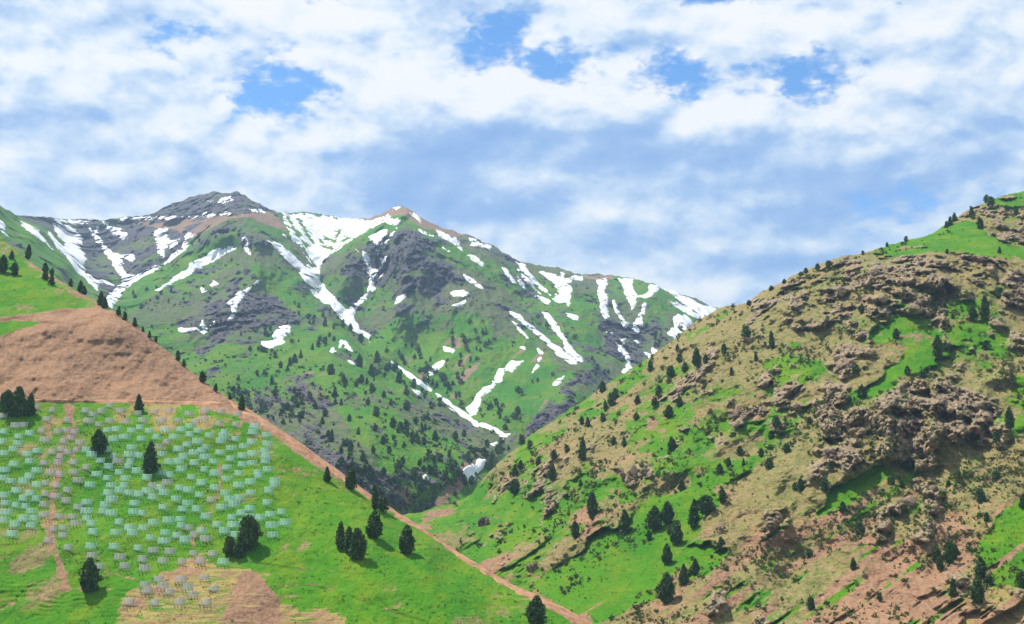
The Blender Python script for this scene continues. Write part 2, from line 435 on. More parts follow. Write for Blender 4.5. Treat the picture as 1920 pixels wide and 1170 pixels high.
# ------------------------------------------------------------------ the snowy mountain
SNOW = [
 [(0,410),(10,417),(9,432),(17,444),(8,440),(0,432),(-30,420),(-30,400)],
 [(38,416),(51,419),(74,432),(77,440),(88,453),(99,468),(87,460),(72,448),(51,432),(41,422)],
 [(100,419),(128,422),(141,430),(155,448),(154,457),(144,455),(156,473),(164,484),(156,494),(160,512),(151,517),(140,504),(128,486),(110,468),(100,453),(88,435),(95,437),(110,455),(120,466),(120,455),(113,448),(103,435)],
 [(154,516),(167,514),(177,525),(191,531),(185,535),(183,545),(169,532)],
 [(185,522),(203,526),(214,535),(200,532)],
 [(167,428),(177,432),(185,425),(183,440),(192,458),(213,473),(233,478),(249,476),(253,486),(246,494),(236,484),(226,484),(232,494),(223,491),(238,514),(256,512),(269,507),(308,491),(318,478),(341,463),(346,450),(351,436),(367,439),(356,450),(349,468),(318,491),(295,504),(256,525),(238,540),(218,566),(210,578),(203,572),(200,557),(218,540),(228,530),(226,519),(215,499),(195,471),(179,450)],
 [(192,416),(205,417),(221,427),(240,435),(238,445),(231,452),(221,443),(205,435),(195,425)],
 [(285,437),(295,430),(315,427),(313,445),(323,453),(310,468),(308,484),(295,473),(295,455)],
 [(320,452),(336,448),(332,460),(318,466)],
 [(105,411),(144,414),(172,411),(172,416),(138,420),(108,417)],
 [(218,410),(256,407),(379,404),(385,394),(387,402),(433,398),(433,402),(379,408),(295,410),(231,413)],
 [(408,381),(413,372),(431,368),(437,376),(423,382)],[(390,376),(403,375),(395,382)],
 [(459,391),(480,392),(505,396),(495,399),(478,396)],
 [(292,545),(305,535),(321,525),(333,514),(354,504),(355,494),(385,481),(410,466),(441,460),(445,466),(421,478),(392,494),(359,512),(328,528),(303,543)],
 [(451,445),(459,443),(469,455),(467,463),(474,484),(462,473),(454,455)],
 [(373,540),(378,537),(387,545),(379,551)],[(392,537),(400,526),(413,532),(400,537)],
 [(426,568),(436,558),(446,548),(474,534),(485,525),(490,524),(462,550),(446,568),(441,589),(431,599),(423,605),(436,589),(433,573)],
 [(331,614),(341,612),(349,617),(372,612),(379,600),(390,612),(405,596),(403,607),(382,625),(367,617),(338,626)],
 [(531,398),(543,402),(578,401),(627,407),(696,413),(727,404),(735,405),(712,419),(684,435),(653,455),(625,473),(607,486),(599,504),(599,525),(614,545),(630,558),(645,578),(653,586),(663,581),(663,596),(676,617),(694,627),(694,641),(678,627),(668,621),(655,611),(643,602),(625,579),(604,552),(578,532),(566,517),(561,507),(537,484),(499,458),(499,448),(525,455),(550,481),(573,499),(578,494),(553,461),(532,440),(548,448),(537,422),(530,409)],
 [(668,468),(678,476),(678,466),(693,478),(704,473),(717,455),(743,428),(741,435),(719,461),(702,481),(699,491),(707,504),(707,522),(718,513),(717,517),(704,530),(704,543),(691,558),(666,578),(653,591),(650,584),(663,571),(684,553),(689,537),(696,517),(686,509),(693,504),(689,491),(681,484)],
 [(691,445),(712,432),(727,430),(730,437),(714,450),(709,459),(696,450)],
 [(719,414),(735,408),(752,412),(750,417),(735,423)],[(737,386),(751,386),(747,396),(738,395)],
 [(768,399),(776,399),(791,412),(789,417),(771,407)],[(787,430),(799,435),(813,441),(809,446),(791,437)],
 [(817,430),(832,435),(855,445),(863,455),(868,471),(855,461),(832,448),(822,440)],[(830,463),(843,466),(850,472),(840,473)],
 [(876,478),(891,478),(907,494),(904,498),(889,489)],[(889,448),(920,460),(920,468),(901,463),(881,463)],
 [(862,507),(871,513),(886,524),(905,541),(889,535),(873,522)],
 [(845,550),(850,545),(873,544),(880,551),(871,557),(850,556)],[(842,573),(855,568),(873,561),(874,568),(860,576)],
 [(712,486),(725,480),(725,489),(717,493)],[(740,571),(743,558),(758,550),(773,541),(760,557),(748,567)],
 [(510,628),(523,614),(545,607),(546,619),(529,635),(534,642),(507,653),(491,651),(492,641),(513,638)],
 [(576,540),(584,542),(599,552),(615,567),(612,571),(594,559)],
 [(640,639),(647,641),(659,656),(653,656),(643,647),(637,651)],[(618,654),(625,652),(629,658),(624,661)],[(653,675),(662,678),(667,684),(659,683)],
 [(830,649),(840,651),(853,656),(849,662),(835,658)],
 [(801,709),(805,698),(821,677),(832,675),(830,684),(813,701)],
 [(870,764),(884,757),(892,744),(905,725),(922,719),(927,706),(935,692),(946,689),(960,677),(981,677),(976,684),(960,698),(947,695),(941,714),(930,722),(919,731),(908,741),(900,757),(892,776),(884,778)],
 [(754,692),(767,702),(783,712),(781,716),(765,707)],[(788,716),(800,721),(806,730),(798,732)],[(771,730),(788,733),(789,738),(782,741)],
 [(839,752),(849,759),(870,772),(893,793),(889,797),(868,782),(846,767)],[(911,798),(930,804),(934,809),(922,811)],[(935,814),(957,813),(952,821),(941,825)],
 [(919,833),(933,829),(927,839)],[(868,885),(881,871),(897,860),(914,863),(903,879),(886,904),(876,900)],[(791,890),(800,888),(806,895),(804,902),(794,898)],
 [(942,502),(950,506),(958,518),(968,530),(961,528),(948,515)],
 [(966,489),(984,497),(992,510),(1005,523),(1021,539),(1036,555),(1041,549),(1049,552),(1047,542),(1036,529),(1010,510),(1005,505),(1047,516),(1057,510),(1060,523),(1074,517),(1094,517),(1092,524),(1073,524),(1067,531),(1073,542),(1070,562),(1066,573),(1041,562),(1013,542),(992,518),(979,508)],
 [(971,505),(989,521),(1015,552),(1005,546),(984,525)],[(1002,555),(1023,557),(1031,565),(1027,570),(1015,562)],[(969,516),(976,521),(987,539),(984,547),(974,531)],
 [(1117,524),(1138,522),(1139,534),(1131,542),(1138,555),(1138,575),(1142,596),(1135,598),(1126,583),(1125,562),(1120,544),(1123,536)],
 [(1159,522),(1187,525),(1183,536),(1194,552),(1193,570),(1183,586),(1181,570),(1177,562),(1169,542)],
 [(1150,562),(1154,570),(1158,581),(1170,596),(1178,607),(1172,612),(1161,596),(1150,575)],
 [(1216,536),(1232,536),(1235,544),(1221,552),(1216,561),(1205,556),(1195,557),(1216,547)],
 [(1208,566),(1213,569),(1206,591),(1204,609),(1196,625),(1187,617),(1191,599),(1200,588)],
 [(1239,538),(1258,543),(1294,561),(1323,574),(1349,580),(1333,599),(1307,586),(1286,570),(1258,552)],
 [(1255,564),(1271,569),(1297,581),(1328,599),(1323,606),(1294,590),(1271,576)],
 [(1262,596),(1271,588),(1286,591),(1299,604),(1286,617),(1271,612),(1281,628),(1273,643),(1252,625),(1265,612)],
 [(1010,582),(1026,585),(1041,601),(1052,620),(1067,643),(1078,659),(1094,677),(1088,681),(1073,666),(1060,661),(1060,646),(1041,622),(1028,604)],
 [(958,585),(971,590),(992,606),(1015,627),(1039,645),(1049,658),(1081,679),(1073,681),(1049,668),(1036,655),(1015,634),(989,613),(966,595)],
 [(957,599),(969,606),(981,622),(990,634),(976,622)],[(1062,587),(1086,595),(1083,600),(1073,599)],
 [(1156,644),(1169,651),(1177,661),(1182,669),(1182,693),(1174,702),(1166,697),(1174,687),(1172,667),(1161,659)],
 [(1208,660),(1221,664),(1221,651),(1232,656),(1226,669),(1221,672)],[(1008,654),(1018,662),(1014,664)],[(1008,674),(1015,669),(1018,673),(1010,679)],
 [(995,701),(1008,682),(1011,686),(1000,699)],[(1036,724),(1041,716),(1057,706),(1054,713),(1044,724)],
 [(1137,622),(1151,622),(1146,630)],[(1163,634),(1172,635),(1169,643)],[(1192,638),(1203,642),(1196,645)],[(972,651),(987,650),(984,655)],
 [(880,445),(906,453),(919,461),(919,469),(896,456),(880,453)]]

MT_CREST = [(-200,330),(-60,372),(0,386),(30,402),(60,405),(110,411),(170,412),(230,408),(280,403),(310,388),(345,373),(375,364),(400,360),(425,362),(443,360),(460,368),(480,381),(505,394),
    (530,398),(560,396),(600,403),(650,410),(690,408),(715,398),(738,388),(755,387),(775,396),(800,412),(830,425),(860,437),(890,446),(925,462),(960,482),(1000,496),(1050,505),(1090,515),
    (1140,515),(1180,522),(1230,533),(1270,549),(1310,563),(1350,578),(1420,600),(1600,690)]
MT_BOT = [(-200,620),(0,560),(120,600),(220,660),(320,740),(440,840),(640,970),(780,1060),(860,1040),(900,1000),(1000,920),(1100,850),(1200,770),(1300,690),(1400,650),(1600,760)]
MT_CTRL = [(-150,345,1750),(0,388,1700),(60,440,1640),(120,505,1540),(190,575,1420),(240,660,1250),
    (60,405,2100),(130,412,2230),(200,412,2260),(280,405,2280),(380,402,2250),(130,450,2080),(200,450,2110),(280,450,2100),(350,450,2030),(190,500,1920),(240,500,1940),(300,495,1930),(212,560,1640),(225,540,1760),(150,510,1800),
    (345,373,2420),(400,361,2450),(443,361,2450),(480,382,2400),(505,395,2280),
    (470,396,2080),(440,420,2000),(400,445,1900),(350,490,1790),(300,530,1690),(250,575,1580),
    (390,490,1900),(330,540,1730),(440,465,1960),
    (480,450,1880),(470,500,1760),(440,560,1620),(420,630,1400),(400,700,1200),(330,640,1400),(300,600,1500),(470,560,1650),(500,520,1780),
    (540,400,2330),(600,404,2400),(650,411,2420),(690,409,2380),(740,389,2230),(757,388,2220),(800,412,2210),(860,437,2190),(925,462,2180),(1000,496,2190),(1090,515,2240),(1180,522,2260),(1270,549,2270),(1345,576,2280),(1450,640,2250),
    (600,450,2230),(640,450,2240),(600,500,2050),(605,540,1920),(650,590,1740),(690,635,1640),(740,688,1500),(800,735,1390),(870,785,1260),(935,822,1160),
    (515,430,2080),(545,470,1960),(580,525,1850),(620,580,1700),(660,630,1570),(710,680,1420),(770,728,1300),(830,775,1200),(890,820,1110),(925,850,1040),
    (745,420,2080),(720,440,2020),(680,455,2000),(640,500,1880),(640,540,1800),(700,490,2010),(705,540,1880),(680,570,1800),(740,480,1930),(770,450,1960),(760,530,1800),(740,600,1680),(800,600,1680),(800,500,1860),
    (830,460,2010),(870,520,1870),(900,600,1680),(900,660,1540),(860,700,1440),(920,560,1800),(950,700,1480),(980,640,1600),(930,720,1400),(885,770,1280),(970,700,1440),(1000,740,1340),(960,790,1190),(840,650,1590),(780,670,1570),
    (960,520,2000),(990,570,1880),(1030,630,1700),(1000,560,1930),(1080,680,1540),(1040,600,1800),(1060,560,1960),(1090,620,1720),(1120,700,1500),(1130,560,2020),(1160,560,2080),(1180,600,1920),(1150,640,1780),(1220,560,2050),(1210,620,1880),(1260,600,1960),(1290,620,1960),(1180,690,1640),
    (560,580,1680),(540,640,1440),(500,700,1250),(470,760,1080),(520,800,980),(600,660,1380),(640,700,1260),(700,760,1110),(620,760,1110),(560,720,1180),(760,800,1040),(820,850,970),(870,880,930),(800,920,870),(700,860,900),(620,860,860),(660,930,800),(760,1000,800),
    (890,885,980),(915,865,1020),(1050,760,1240),(1000,830,1150),(1100,800,1250)]

def cover_mountain(U, V, P):
    P = P * np.array([1.0, 0.3, 1.25])
    n = fbm(P, 1 / 160.0, 4, 11); n2 = fbm(P, 1 / 45.0, 4, 21); n3 = fbm(P, 1 / 18.0, 3, 31)
    g = 0.60 + 1.0 * n + 0.6 * n2
    for p, k in (([(440,725),(520,670),(600,635),(620,650),(540,690),(470,735)], 1.2), ([(820,700),(900,670),(930,700),(880,750),(850,745)], .9), ([(890,780),(990,690),(1020,690),(1000,730),(930,800)], 1.0),
              ([(640,770),(720,760),(800,830),(840,860),(800,900),(700,850)], .7), ([(210,575),(300,520),(440,440),(445,455),(350,505),(270,560),(230,590)], 1.1), ([(0,410),(60,430),(150,510),(190,560),(180,570),(90,500),(0,440)], .9),
              ([(480,500),(560,560),(600,590),(560,600),(500,540)], .7), ([(620,570),(650,590),(640,545)], .6), ([(560,640),(640,600),(660,640),(620,650)], .7), ([(1090,560),(1120,600),(1110,660),(1060,600)], .6), ([(1210,600),(1240,550),(1260,560),(1240,600),(1220,625)], .7),
              ([(690,640),(800,640),(830,680),(770,690)], .5), ([(850,580),(930,600),(900,650),(850,640)], .5), ([(800,690),(860,700),(850,740),(810,715)], .7)):
        g += k * sstep(-14, 6, poly_sd(U, V, p))
    band = sstep(-5, 4, poly_sd(U, V, [(440,728),(520,672),(600,640),(622,650),(540,690),(470,735)]) + 5 * n2); g += 0.8 * band
    band2 = sstep(-5, 4, poly_sd(U, V, [(215,572),(300,515),(440,435),(445,455),(350,510),(270,565),(230,595)]) + 4 * n2); g += 0.6 * band2
    r = 0.04 - 1.1 * band - 0.8 * band2 + 0.85 * n2 + 0.6 * n3 + 0.5 * fbm(P, 1 / 220.0, 2, 61) - 0.25 * sstep(0.7, 1.2, g)
    for p, k in (([(30,405),(110,412),(230,412),(400,408),(345,450),(320,480),(250,515),(225,535),(195,560),(160,500),(90,445)], 1.5), ([(240,412),(310,380),(400,340),(445,340),(490,376),(515,395),(430,404),(330,410)], 2.2),
              ([(615,490),(690,465),(750,430),(830,470),(860,520),(800,560),(730,545),(660,520)], 1.0), ([(400,430),(500,410),(540,440),(480,470),(420,445)], .6), ([(900,450),(960,485),(1010,560),(960,540),(910,490)], .7),
              ([(330,600),(420,560),(520,560),(560,600),(480,640),(470,700),(390,690)], .7), ([(480,740),(560,700),(600,760),(620,860),(560,850)], .45), ([(600,820),(700,880),(800,880),(860,910),(760,980),(650,930)], .4),
              ([(1130,610),(1200,600),(1260,640),(1180,690),(1140,680)], .7), ([(1000,790),(1060,720),(1120,690),(1140,720),(1060,790),(980,840)], .9), ([(780,740),(840,760),(910,830),(880,850),(820,790)], .6), ([(740,560),(820,560),(800,620),(740,600)], .3),
              ([(660,540),(720,560),(690,590)], .3)):
        r += k * sstep(-16, 8, poly_sd(U, V, p)) * (0.75 + 0.8 * n2)
    tan = poly_sd(U, V, [(225,413),(330,409),(430,403),(505,397),(532,428),(515,432),(495,420),(470,410),(430,410),(385,438),(350,446),(330,432),(250,422)])
    r -= 1.5 * sstep(-3, 4, tan + 4 * n2)
    s = -0.3 + 0.8 * n2 + 0.5 * n
    for p, k in (([(225,412),(330,408),(430,402),(505,396),(535,430),(500,420),(470,408),(430,408),(370,440),(345,450),(330,430),(250,420)], 1.6), ([(640,410),(700,412),(740,398),(700,404)], 1.6),
              ([(690,700),(720,690),(740,720)], .2), ([(820,640),(870,620),(860,650)], .6), ([(980,660),(1020,660),(1040,690)], .7), ([(1030,740),(1060,710),(1010,770)], .7), ([(725,400),(742,384),(765,386),(800,404),(870,440),(850,445),(800,425),(760,405)], 1.5), ([(600,860),(700,900),(800,920),(870,900),(860,960),(760,1010),(640,960)], .55), ([(480,760),(540,800),(600,860),(560,860)], .35), ([(880,850),(930,835),(900,870),(860,920),(830,930)], .9), ([(1095,516),(1150,517),(1140,524),(1095,524)], 1.2),
              ([(860,440),(930,465),(1000,500),(1080,512),(1080,517),(990,504),(920,472)], .8)):
        s += k * sstep(-8, 5, poly_sd(U, V, p))
    # the bright face right of the snow gully, and the stony left flank of the middle spur against its green right flank
    rf = sstep(-12, 8, poly_sd(U, V, [(690,645),(760,590),(900,590),(1000,640),(1060,700),(980,790),(935,812),(840,745),(760,690)]) + 10 * n2)
    g += 0.35 * rf; r -= 0.5 * rf
    lf = sstep(-14, 10, poly_sd(U, V, [(450,745),(500,715),(560,695),(600,730),(640,800),(700,880),(790,960),(700,1030),(560,900)]) + 16 * n2)
    g -= 0.55 * lf; r += 0.38 * lf; s += 0.28 * lf
    gf = sstep(-10, 10, poly_sd(U, V, [(610,650),(650,650),(740,720),(840,790),(900,840),(860,890),(790,890),(700,830),(640,740)]) + 14 * n2)
    g += 0.30 * gf; r -= 0.20 * gf
    fall = fbm(np.stack([(-0.55 * U + 0.83 * V) / 10.0, (0.83 * U + 0.55 * V) / 55.0, U * 0], -1), 1.0, 4, 66, 0.6)
    fz = np.maximum(gf, 0.7 * lf)
    g += 1.3 * fall * fz; r -= 1.5 * fall * fz; s -= 0.6 * fall * lf
    fall2 = fbm(np.stack([(0.62 * U + 0.78 * V) / 13.0, (0.78 * U - 0.62 * V) / 80.0, U * 0], -1), 1.0, 4, 67, 0.6)
    g += 0.7 * fall2 * rf; s -= 0.9 * fall2 * rf - 0.05 * rf
    return np.clip(np.stack([g, s, r, np.zeros_like(g) - 0.2], -1), -0.5, 1.5)

def detail_mountain(U, V, P, cv, d0):
    r = sstep(0.2, 0.9, cv[..., 2])
    d = -(ridged(P * np.array([1.15, .22, .30]), 1 / 150.0, 5, 41, 0.55) - 0.5) * 95
    d -= fbm(P * np.array([1.0, .3, .6]), 1 / 40.0, 4, 51, 0.55) * 15
    Q = P * np.array([1.0, 0.28, 0.55])
    smooth = sstep(-10, 10, poly_sd(U, V, [(30,405),(110,412),(230,412),(400,408),(345,450),(320,480),(250,515),(225,535),(195,560),(160,500),(90,445)]))
    d -= r * ((ridged(Q, 1 / 26.0, 5, 71, 0.65) - 0.5) * 50) * (1 - 0.65 * smooth)
    spur = np.array([(560,560),(620,600),(650,625),(690,672),(740,706),(790,738),(840,770),(890,812),(930,846)], float)
    vv = np.interp(U, spur[:, 0], spur[:, 1])
    w_ = sstep(590, 660, U) * sstep(950, 900, U)
    front = w_ * (sstep(-2, 9, V - vv) * np.exp(-np.clip(V - vv, 0, 400) / 90.0))
    return d * np.clip(d0 / 1900.0, 0.45, 1.1) - front * 55

mat_mt = ground_material('mountain_cover', COLS_FAR, 6.0, 1.0)
MT = build_land('mountain', -180, 1560, 1.65, MT_CREST, MT_BOT, MT_CTRL, 1.65, detail_mountain, cover_mountain, mat_mt, rough=2.0, back=2.2, roundk=0.015, amp=1.35)

sd = np.full(MT.U.shape, -30.0)
for p in SNOW:
    sd = np.maximum(sd, poly_sd(MT.U, MT.V, p))
for ln, wd in (([(735,678),(783,714)], 3.0), ([(786,717),(807,731)], 3.6), ([(818,738),(838,752),(870,776),(895,797)], 3.4), ([(903,796),(930,806),(946,818)], 3.6), ([(599,552),(617,569)], 2.6), ([(640,640),(660,657)], 2.6), ([(958,586),(1015,629),(1080,680)], 3.0)):
    sd = np.maximum(sd, wd - line_d(MT.U, MT.V, ln))
sd = sd + 3.3 * fbm(MT.P * np.array([1, .35, 1.1]), 1 / 20.0, 5, 81, 0.68) + 0.4
for ln, wd in (([(540,445),(560,468),(585,500)], 2.5), ([(553,455),(572,482)], 2.0), ([(568,470),(592,500)], 2.0), ([(540,408),(552,430),(575,462)], 2.2), ([(560,412),(582,445)], 1.5), ([(612,447),(628,452)], 2.2), ([(606,462),(622,466)], 2.0), ([(632,442),(637,432)], 1.6), ([(640,452),(655,446)], 1.6), ([(575,440),(585,452)], 1.5), ([(600,452),(606,456)], 1.5)):
    sd = np.where(sd > -2, np.minimum(sd, line_d(MT.U, MT.V, ln) - wd + 3.0 * fbm(MT.P, 1 / 14.0, 3, 88)), sd)
spots = sstep(-25, -4, sd) * sstep(0.30, 0.50, fbm(MT.P, 1 / 16.0, 3, 91, 0.6) + 0.25 * (MT.V < 470))
sd = sd - 5.0 * spots * (sd < 9)
m, t, b = principled('snow_surface', 0.6)
P_ = t.add('ShaderNodeTexCoord').outputs['Object']
t.l.new(t.mix(t.ss(t.noise(P_, 0.03, 7, .7), .32, .56), (0.60, 0.63, 0.69), (0.80, 0.80, 0.80)), b.inputs['Base Color'])
overlay(MT, 'snow', sd, 0.35, m, -1.5, 3.0)

# ------------------------------------------------------------------ the rocky hill on the right
RH_CREST = [(690,990),(770,962),(800,955),(860,940),(885,925),(910,892),(940,862),(985,822),(1040,785),(1110,740),(1165,703),(1215,672),(1260,640),(1300,606),(1345,578),(1400,567),(1430,545),(1470,528),
    (1510,505),(1560,484),(1620,474),(1660,462),(1700,451),(1740,440),(1775,420),(1800,402),(1830,386),(1855,375),(1880,366),(1925,358),(2000,340),(2150,310)]
RH_BOT = [(690,1090),(780,1060),(900,1130),(1000,1190),(1100,1250),(1300,1270),(2150,1270)]
RH_CTRL = [(700,1010,600),(770,1000,560),(900,1090,490),(1000,1150,450),(1100,1200,415),(1250,1190,392),(1450,1190,372),(1650,1190,352),(1920,1190,332),(2150,1190,315),
    (820,970,610),(900,985,580),(1000,1000,535),(1100,1010,495),(1180,1060,455),(1250,1060,440),(1340,1000,450),(1300,1000,460),(1500,1000,425),(1700,1000,402),(1920,1000,382),(2100,1000,365),
    (900,920,650),(960,870,650),(1050,870,600),(1100,850,575),(1170,900,530),(1300,860,505),(1400,900,470),(1500,850,470),(1600,820,468),(1700,780,462),(1700,870,440),(1850,800,452),(1920,850,422),(2100,850,405),
    (1000,815,690),(1100,750,700),(1180,700,695),(1200,760,620),(1300,690,605),(1400,740,545),(1500,690,540),(1600,700,520),(1700,690,505),(1920,690,490),(2100,690,470),
    (1260,645,700),(1350,580,690),(1400,620,630),(1500,560,620),(1600,600,575),(1700,560,575),(1800,600,545),(1920,580,550),(2100,560,530),
    (1500,510,670),(1600,478,660),(1640,500,620),(1750,490,605),(1850,490,600),(1690,455,680),(1780,420,720),(1840,440,670),(1920,470,630),(1855,378,730),(1920,360,750),(1900,430,680),(2100,400,700)]
CRAG = [(1525,840),(1560,780),(1620,760),(1690,730),(1740,700),(1800,725),(1850,735),(1872,770),(1830,800),(1790,840),(1720,820),(1680,850),(1640,870),(1600,893),(1570,880)]
def cover_right(U, V, P):
    P = P * np.array([1.0, 0.3, 1.25])
    n = fbm(P, 1 / 70.0, 4, 12); n2 = fbm(P, 1 / 16.0, 4, 22); n3 = fbm(P, 1 / 6.0, 3, 32)
    # stripes that run down the fall line, from upper right to lower left
    q = np.stack([P[..., 0] * 0.8 + P[..., 1] * 0.55, -P[..., 0] * 0.12 + P[..., 2] * 0.1, P[..., 2] * 0.1], -1)
    low = sstep(860, 1000, V + (U - 1500) * 0.15)
    a = np.stack([(U * 0.58 + V * 0.81) / 24.0, (U * 0.81 - V * 0.58) / 260.0, U * 0], -1)
    stripe = fbm(a, 1.0, 4, 42, 0.55) + 0.25 * n2
    g = 0.46 + 1.1 * n + 0.7 * n2 + 0.3 * n3 + low * 1.4 * stripe - 0.10 * sstep(1250, 1500, U) * (1 - low)
    g += 0.16 * sstep(1300, 1000, U) + 0.16 * sstep(1600, 1150, U) * (1 - low)
    lush = np.zeros(U.shape)
    for p, k, w in (([(1005,1095),(1100,1020),(1200,960),(1330,900),(1345,950),(1310,1010),(1260,1060),(1230,1120),(1150,1155),(1080,1140)], 1.4, 12), ([(1230,1130),(1330,1020),(1365,1030),(1320,1080),(1260,1110)], 1.2, 8),
              ([(1625,475),(1700,452),(1780,422),(1815,412),(1850,440),(1930,470),(1930,485),(1850,470),(1740,465),(1660,476)], 1.8, 8), ([(1870,375),(1940,355),(1940,395),(1880,385)], 1.6, 6),
              ([(1625,730),(1660,690),(1740,650),(1750,665),(1700,700),(1660,720)], 1.3, 8), ([(1440,690),(1500,660),(1530,690),(1470,720),(1440,720)], 1.0, 14), ([(1560,920),(1640,880),(1660,890),(1580,950),(1530,970)], 1.4, 8),
              ([(1840,1000),(1930,930),(1930,1100),(1850,1100),(1830,1060)], 1.6, 10), ([(1080,770),(1200,660),(1220,690),(1130,760),(1000,860),(960,880)], .7, 14), ([(1150,850),(1200,800),(1210,820),(1160,860)], .9, 10), ([(1250,930),(1380,860),(1400,880),(1290,930)], .8, 12),
              ([(1640,600),(1720,590),(1700,615),(1640,620)], .8, 8), ([(1770,585),(1820,565),(1830,580),(1780,605)], 1.0, 8), ([(1860,770),(1930,690),(1930,800),(1880,830)], .7, 14), ([(1780,640),(1850,600),(1830,640),(1770,660)], .6, 12), ([(770,970),(860,940),(880,960),(810,990)], .7, 10)):
        q_ = poly_sd(U, V, p)
        g += 0.85 * k * sstep(-1.4 * w, w * 0.8, q_ + 18 * n2)
        if k >= 1.2: lush = np.maximum(lush, sstep(-w, w * 0.6, q_ + 10 * n2))
    g -= 0.9 * sstep(-10, 10, poly_sd(U, V, CRAG))
    s = -0.10 + 0.7 * n2 + 0.5 * n - low * 1.7 * stripe + 0.40 * low * sstep(1150, 1300, U) + 0.25 * sstep(1500, 1750, U) * low
    for p, k in (([(1250,1180),(1330,1090),(1420,1020),(1480,940),(1520,880),(1510,930),(1440,1010),(1370,1080),(1310,1180)], .9), ([(1560,1180),(1620,1080),(1700,1010),(1800,960),(1830,1010),(1780,1060),(1720,1150),(1690,1180)], 1.0), ([(1690,1170),(1740,1110),(1810,1040),(1815,1055),(1750,1130),(1715,1175)], 1.0),
              ([(1500,870),(1480,830),(1520,830),(1540,870)], .6), ([(1400,640),(1430,720),(1425,770),(1410,700)], .8), ([(1210,750),(1230,740),(1230,800),(1210,800)], .8), ([(990,1050),(1070,960),(1140,930),(1100,1010),(1010,1090)], .6), ([(760,985),(900,1060),(1000,1100),(990,1120),(860,1060)], .8)):
        s += 0.62 * k * sstep(-22, 10, poly_sd(U, V, p) + 16 * n2)
    st = -0.2 + 0.5 * n2 + 0.9 * sstep(-10, 10, poly_sd(U, V, [(1760,1180),(1800,1120),(1880,1090),(1930,1110),(1930,1200)]))
    R_ = np.stack([(P[..., 0] - 0.5 * P[..., 2]) * 1.3, P[..., 1] * 0.67, P[..., 2] * 0.62], -1)
    n25 = fbm(R_, 1 / 26.0, 3, 27); nr2 = fbm(R_, 1 / 13.0, 4, 28)
    r = -0.07 + 0.9 * n25 + 0.95 * nr2 + 0.7 * n3 + 0.5 * n - 0.16 * low
    r -= 0.5 * sstep(0.75, 1.1, g)
    for p, k in ((CRAG, 1.3), ([(1400,570),(1440,545),(1510,508),(1560,486),(1640,480),(1740,470),(1860,478),(1930,490),(1930,580),(1830,560),(1760,590),(1680,585),(1600,590),(1540,620),(1440,610)], .85), ([(1790,410),(1830,388),(1880,385),(1930,410),(1930,450),(1870,450),(1830,425)], .9),
              ([(1120,900),(1160,850),(1210,840),(1220,890),(1190,920),(1140,925)], 1.0), ([(1360,760),(1400,750),(1405,790),(1370,790)], .8), ([(1400,960),(1440,930),(1490,940),(1480,990),(1430,1000)], .8), ([(1340,980),(1370,960),(1390,990),(1350,1010)], .7),
              ([(1650,920),(1740,895),(1750,920),(1680,970),(1640,1000)], .7), ([(1480,780),(1530,740),(1590,740),(1570,800),(1500,800)], .5), ([(1240,820),(1290,780),(1330,800),(1340,850),(1290,850)], .5), ([(980,1050),(1010,1030),(1020,1060),(990,1080)], .8), ([(1520,640),(1600,640),(1580,680),(1530,690)], .4)):
        r += k * sstep(-12, 8, poly_sd(U, V, p) + 10 * n2) * (0.8 + 0.6 * n3)
    g += 0.5 * lush; s -= 0.9 * lush; r -= 0.9 * lush
    return np.clip(np.stack([g, s, r, st], -1), -0.5, 1.6)

def detail_right(U, V, P, cv, d0):
    r = sstep(0.15, 0.9, cv[..., 2]); gr = sstep(0.6, 1.1, cv[..., 0])
    d = -(ridged(P * np.array([1, .35, .4]), 1 / 50.0, 5, 43, 0.55) - 0.52) * 24 * (1 - 0.8 * gr)
    Q = np.stack([P[..., 0] - 0.45 * P[..., 2], P[..., 1] * 0.33, P[..., 2] * 1.0], -1)
    d -= fbm(Q, 1 / 14.0, 5, 53, 0.6) * 3.4 * (1 - 0.75 * gr)
    d -= r * ((ridged(Q * np.array([1, .8, .42]), 1 / 8.0, 5, 73, 0.7) - 0.45) * 12 + fbm(Q, 1 / 2.2, 3, 78, 0.7) * 1.3)
    d -= sstep(0.2, 0.8, cv[..., 2]) * 4.0 + 2.0 * sstep(0.6, 1.1, cv[..., 2])
    crag = sstep(-14, 14, poly_sd(U, V, CRAG))
    d -= crag * (2 + 26 * (ridged(P * np.array([1, .3, .5]), 1 / 15.0, 5, 77, 0.62) - 0.5))
    cl = poly_sd(U, V, [(1400,570),(1510,508),(1640,482),(1860,480),(1930,492),(1930,575),(1830,555),(1760,585),(1600,585),(1440,605)])
    d -= sstep(-14, 14, cl) * 26 * (ridged(P * np.array([1, .25, .4]), 1 / 20.0, 5, 79, 0.62) - 0.5)
    return d

mat_rh = ground_material('rocky_hill_cover', COLS_NEAR, 2.0, 1.0)
RH = build_land('rocky_hill', 690, 2130, 1.85, RH_CREST, RH_BOT, RH_CTRL, 1.85, detail_right, cover_right, mat_rh, rough=1.5, back=1.0, roundk=0.03)

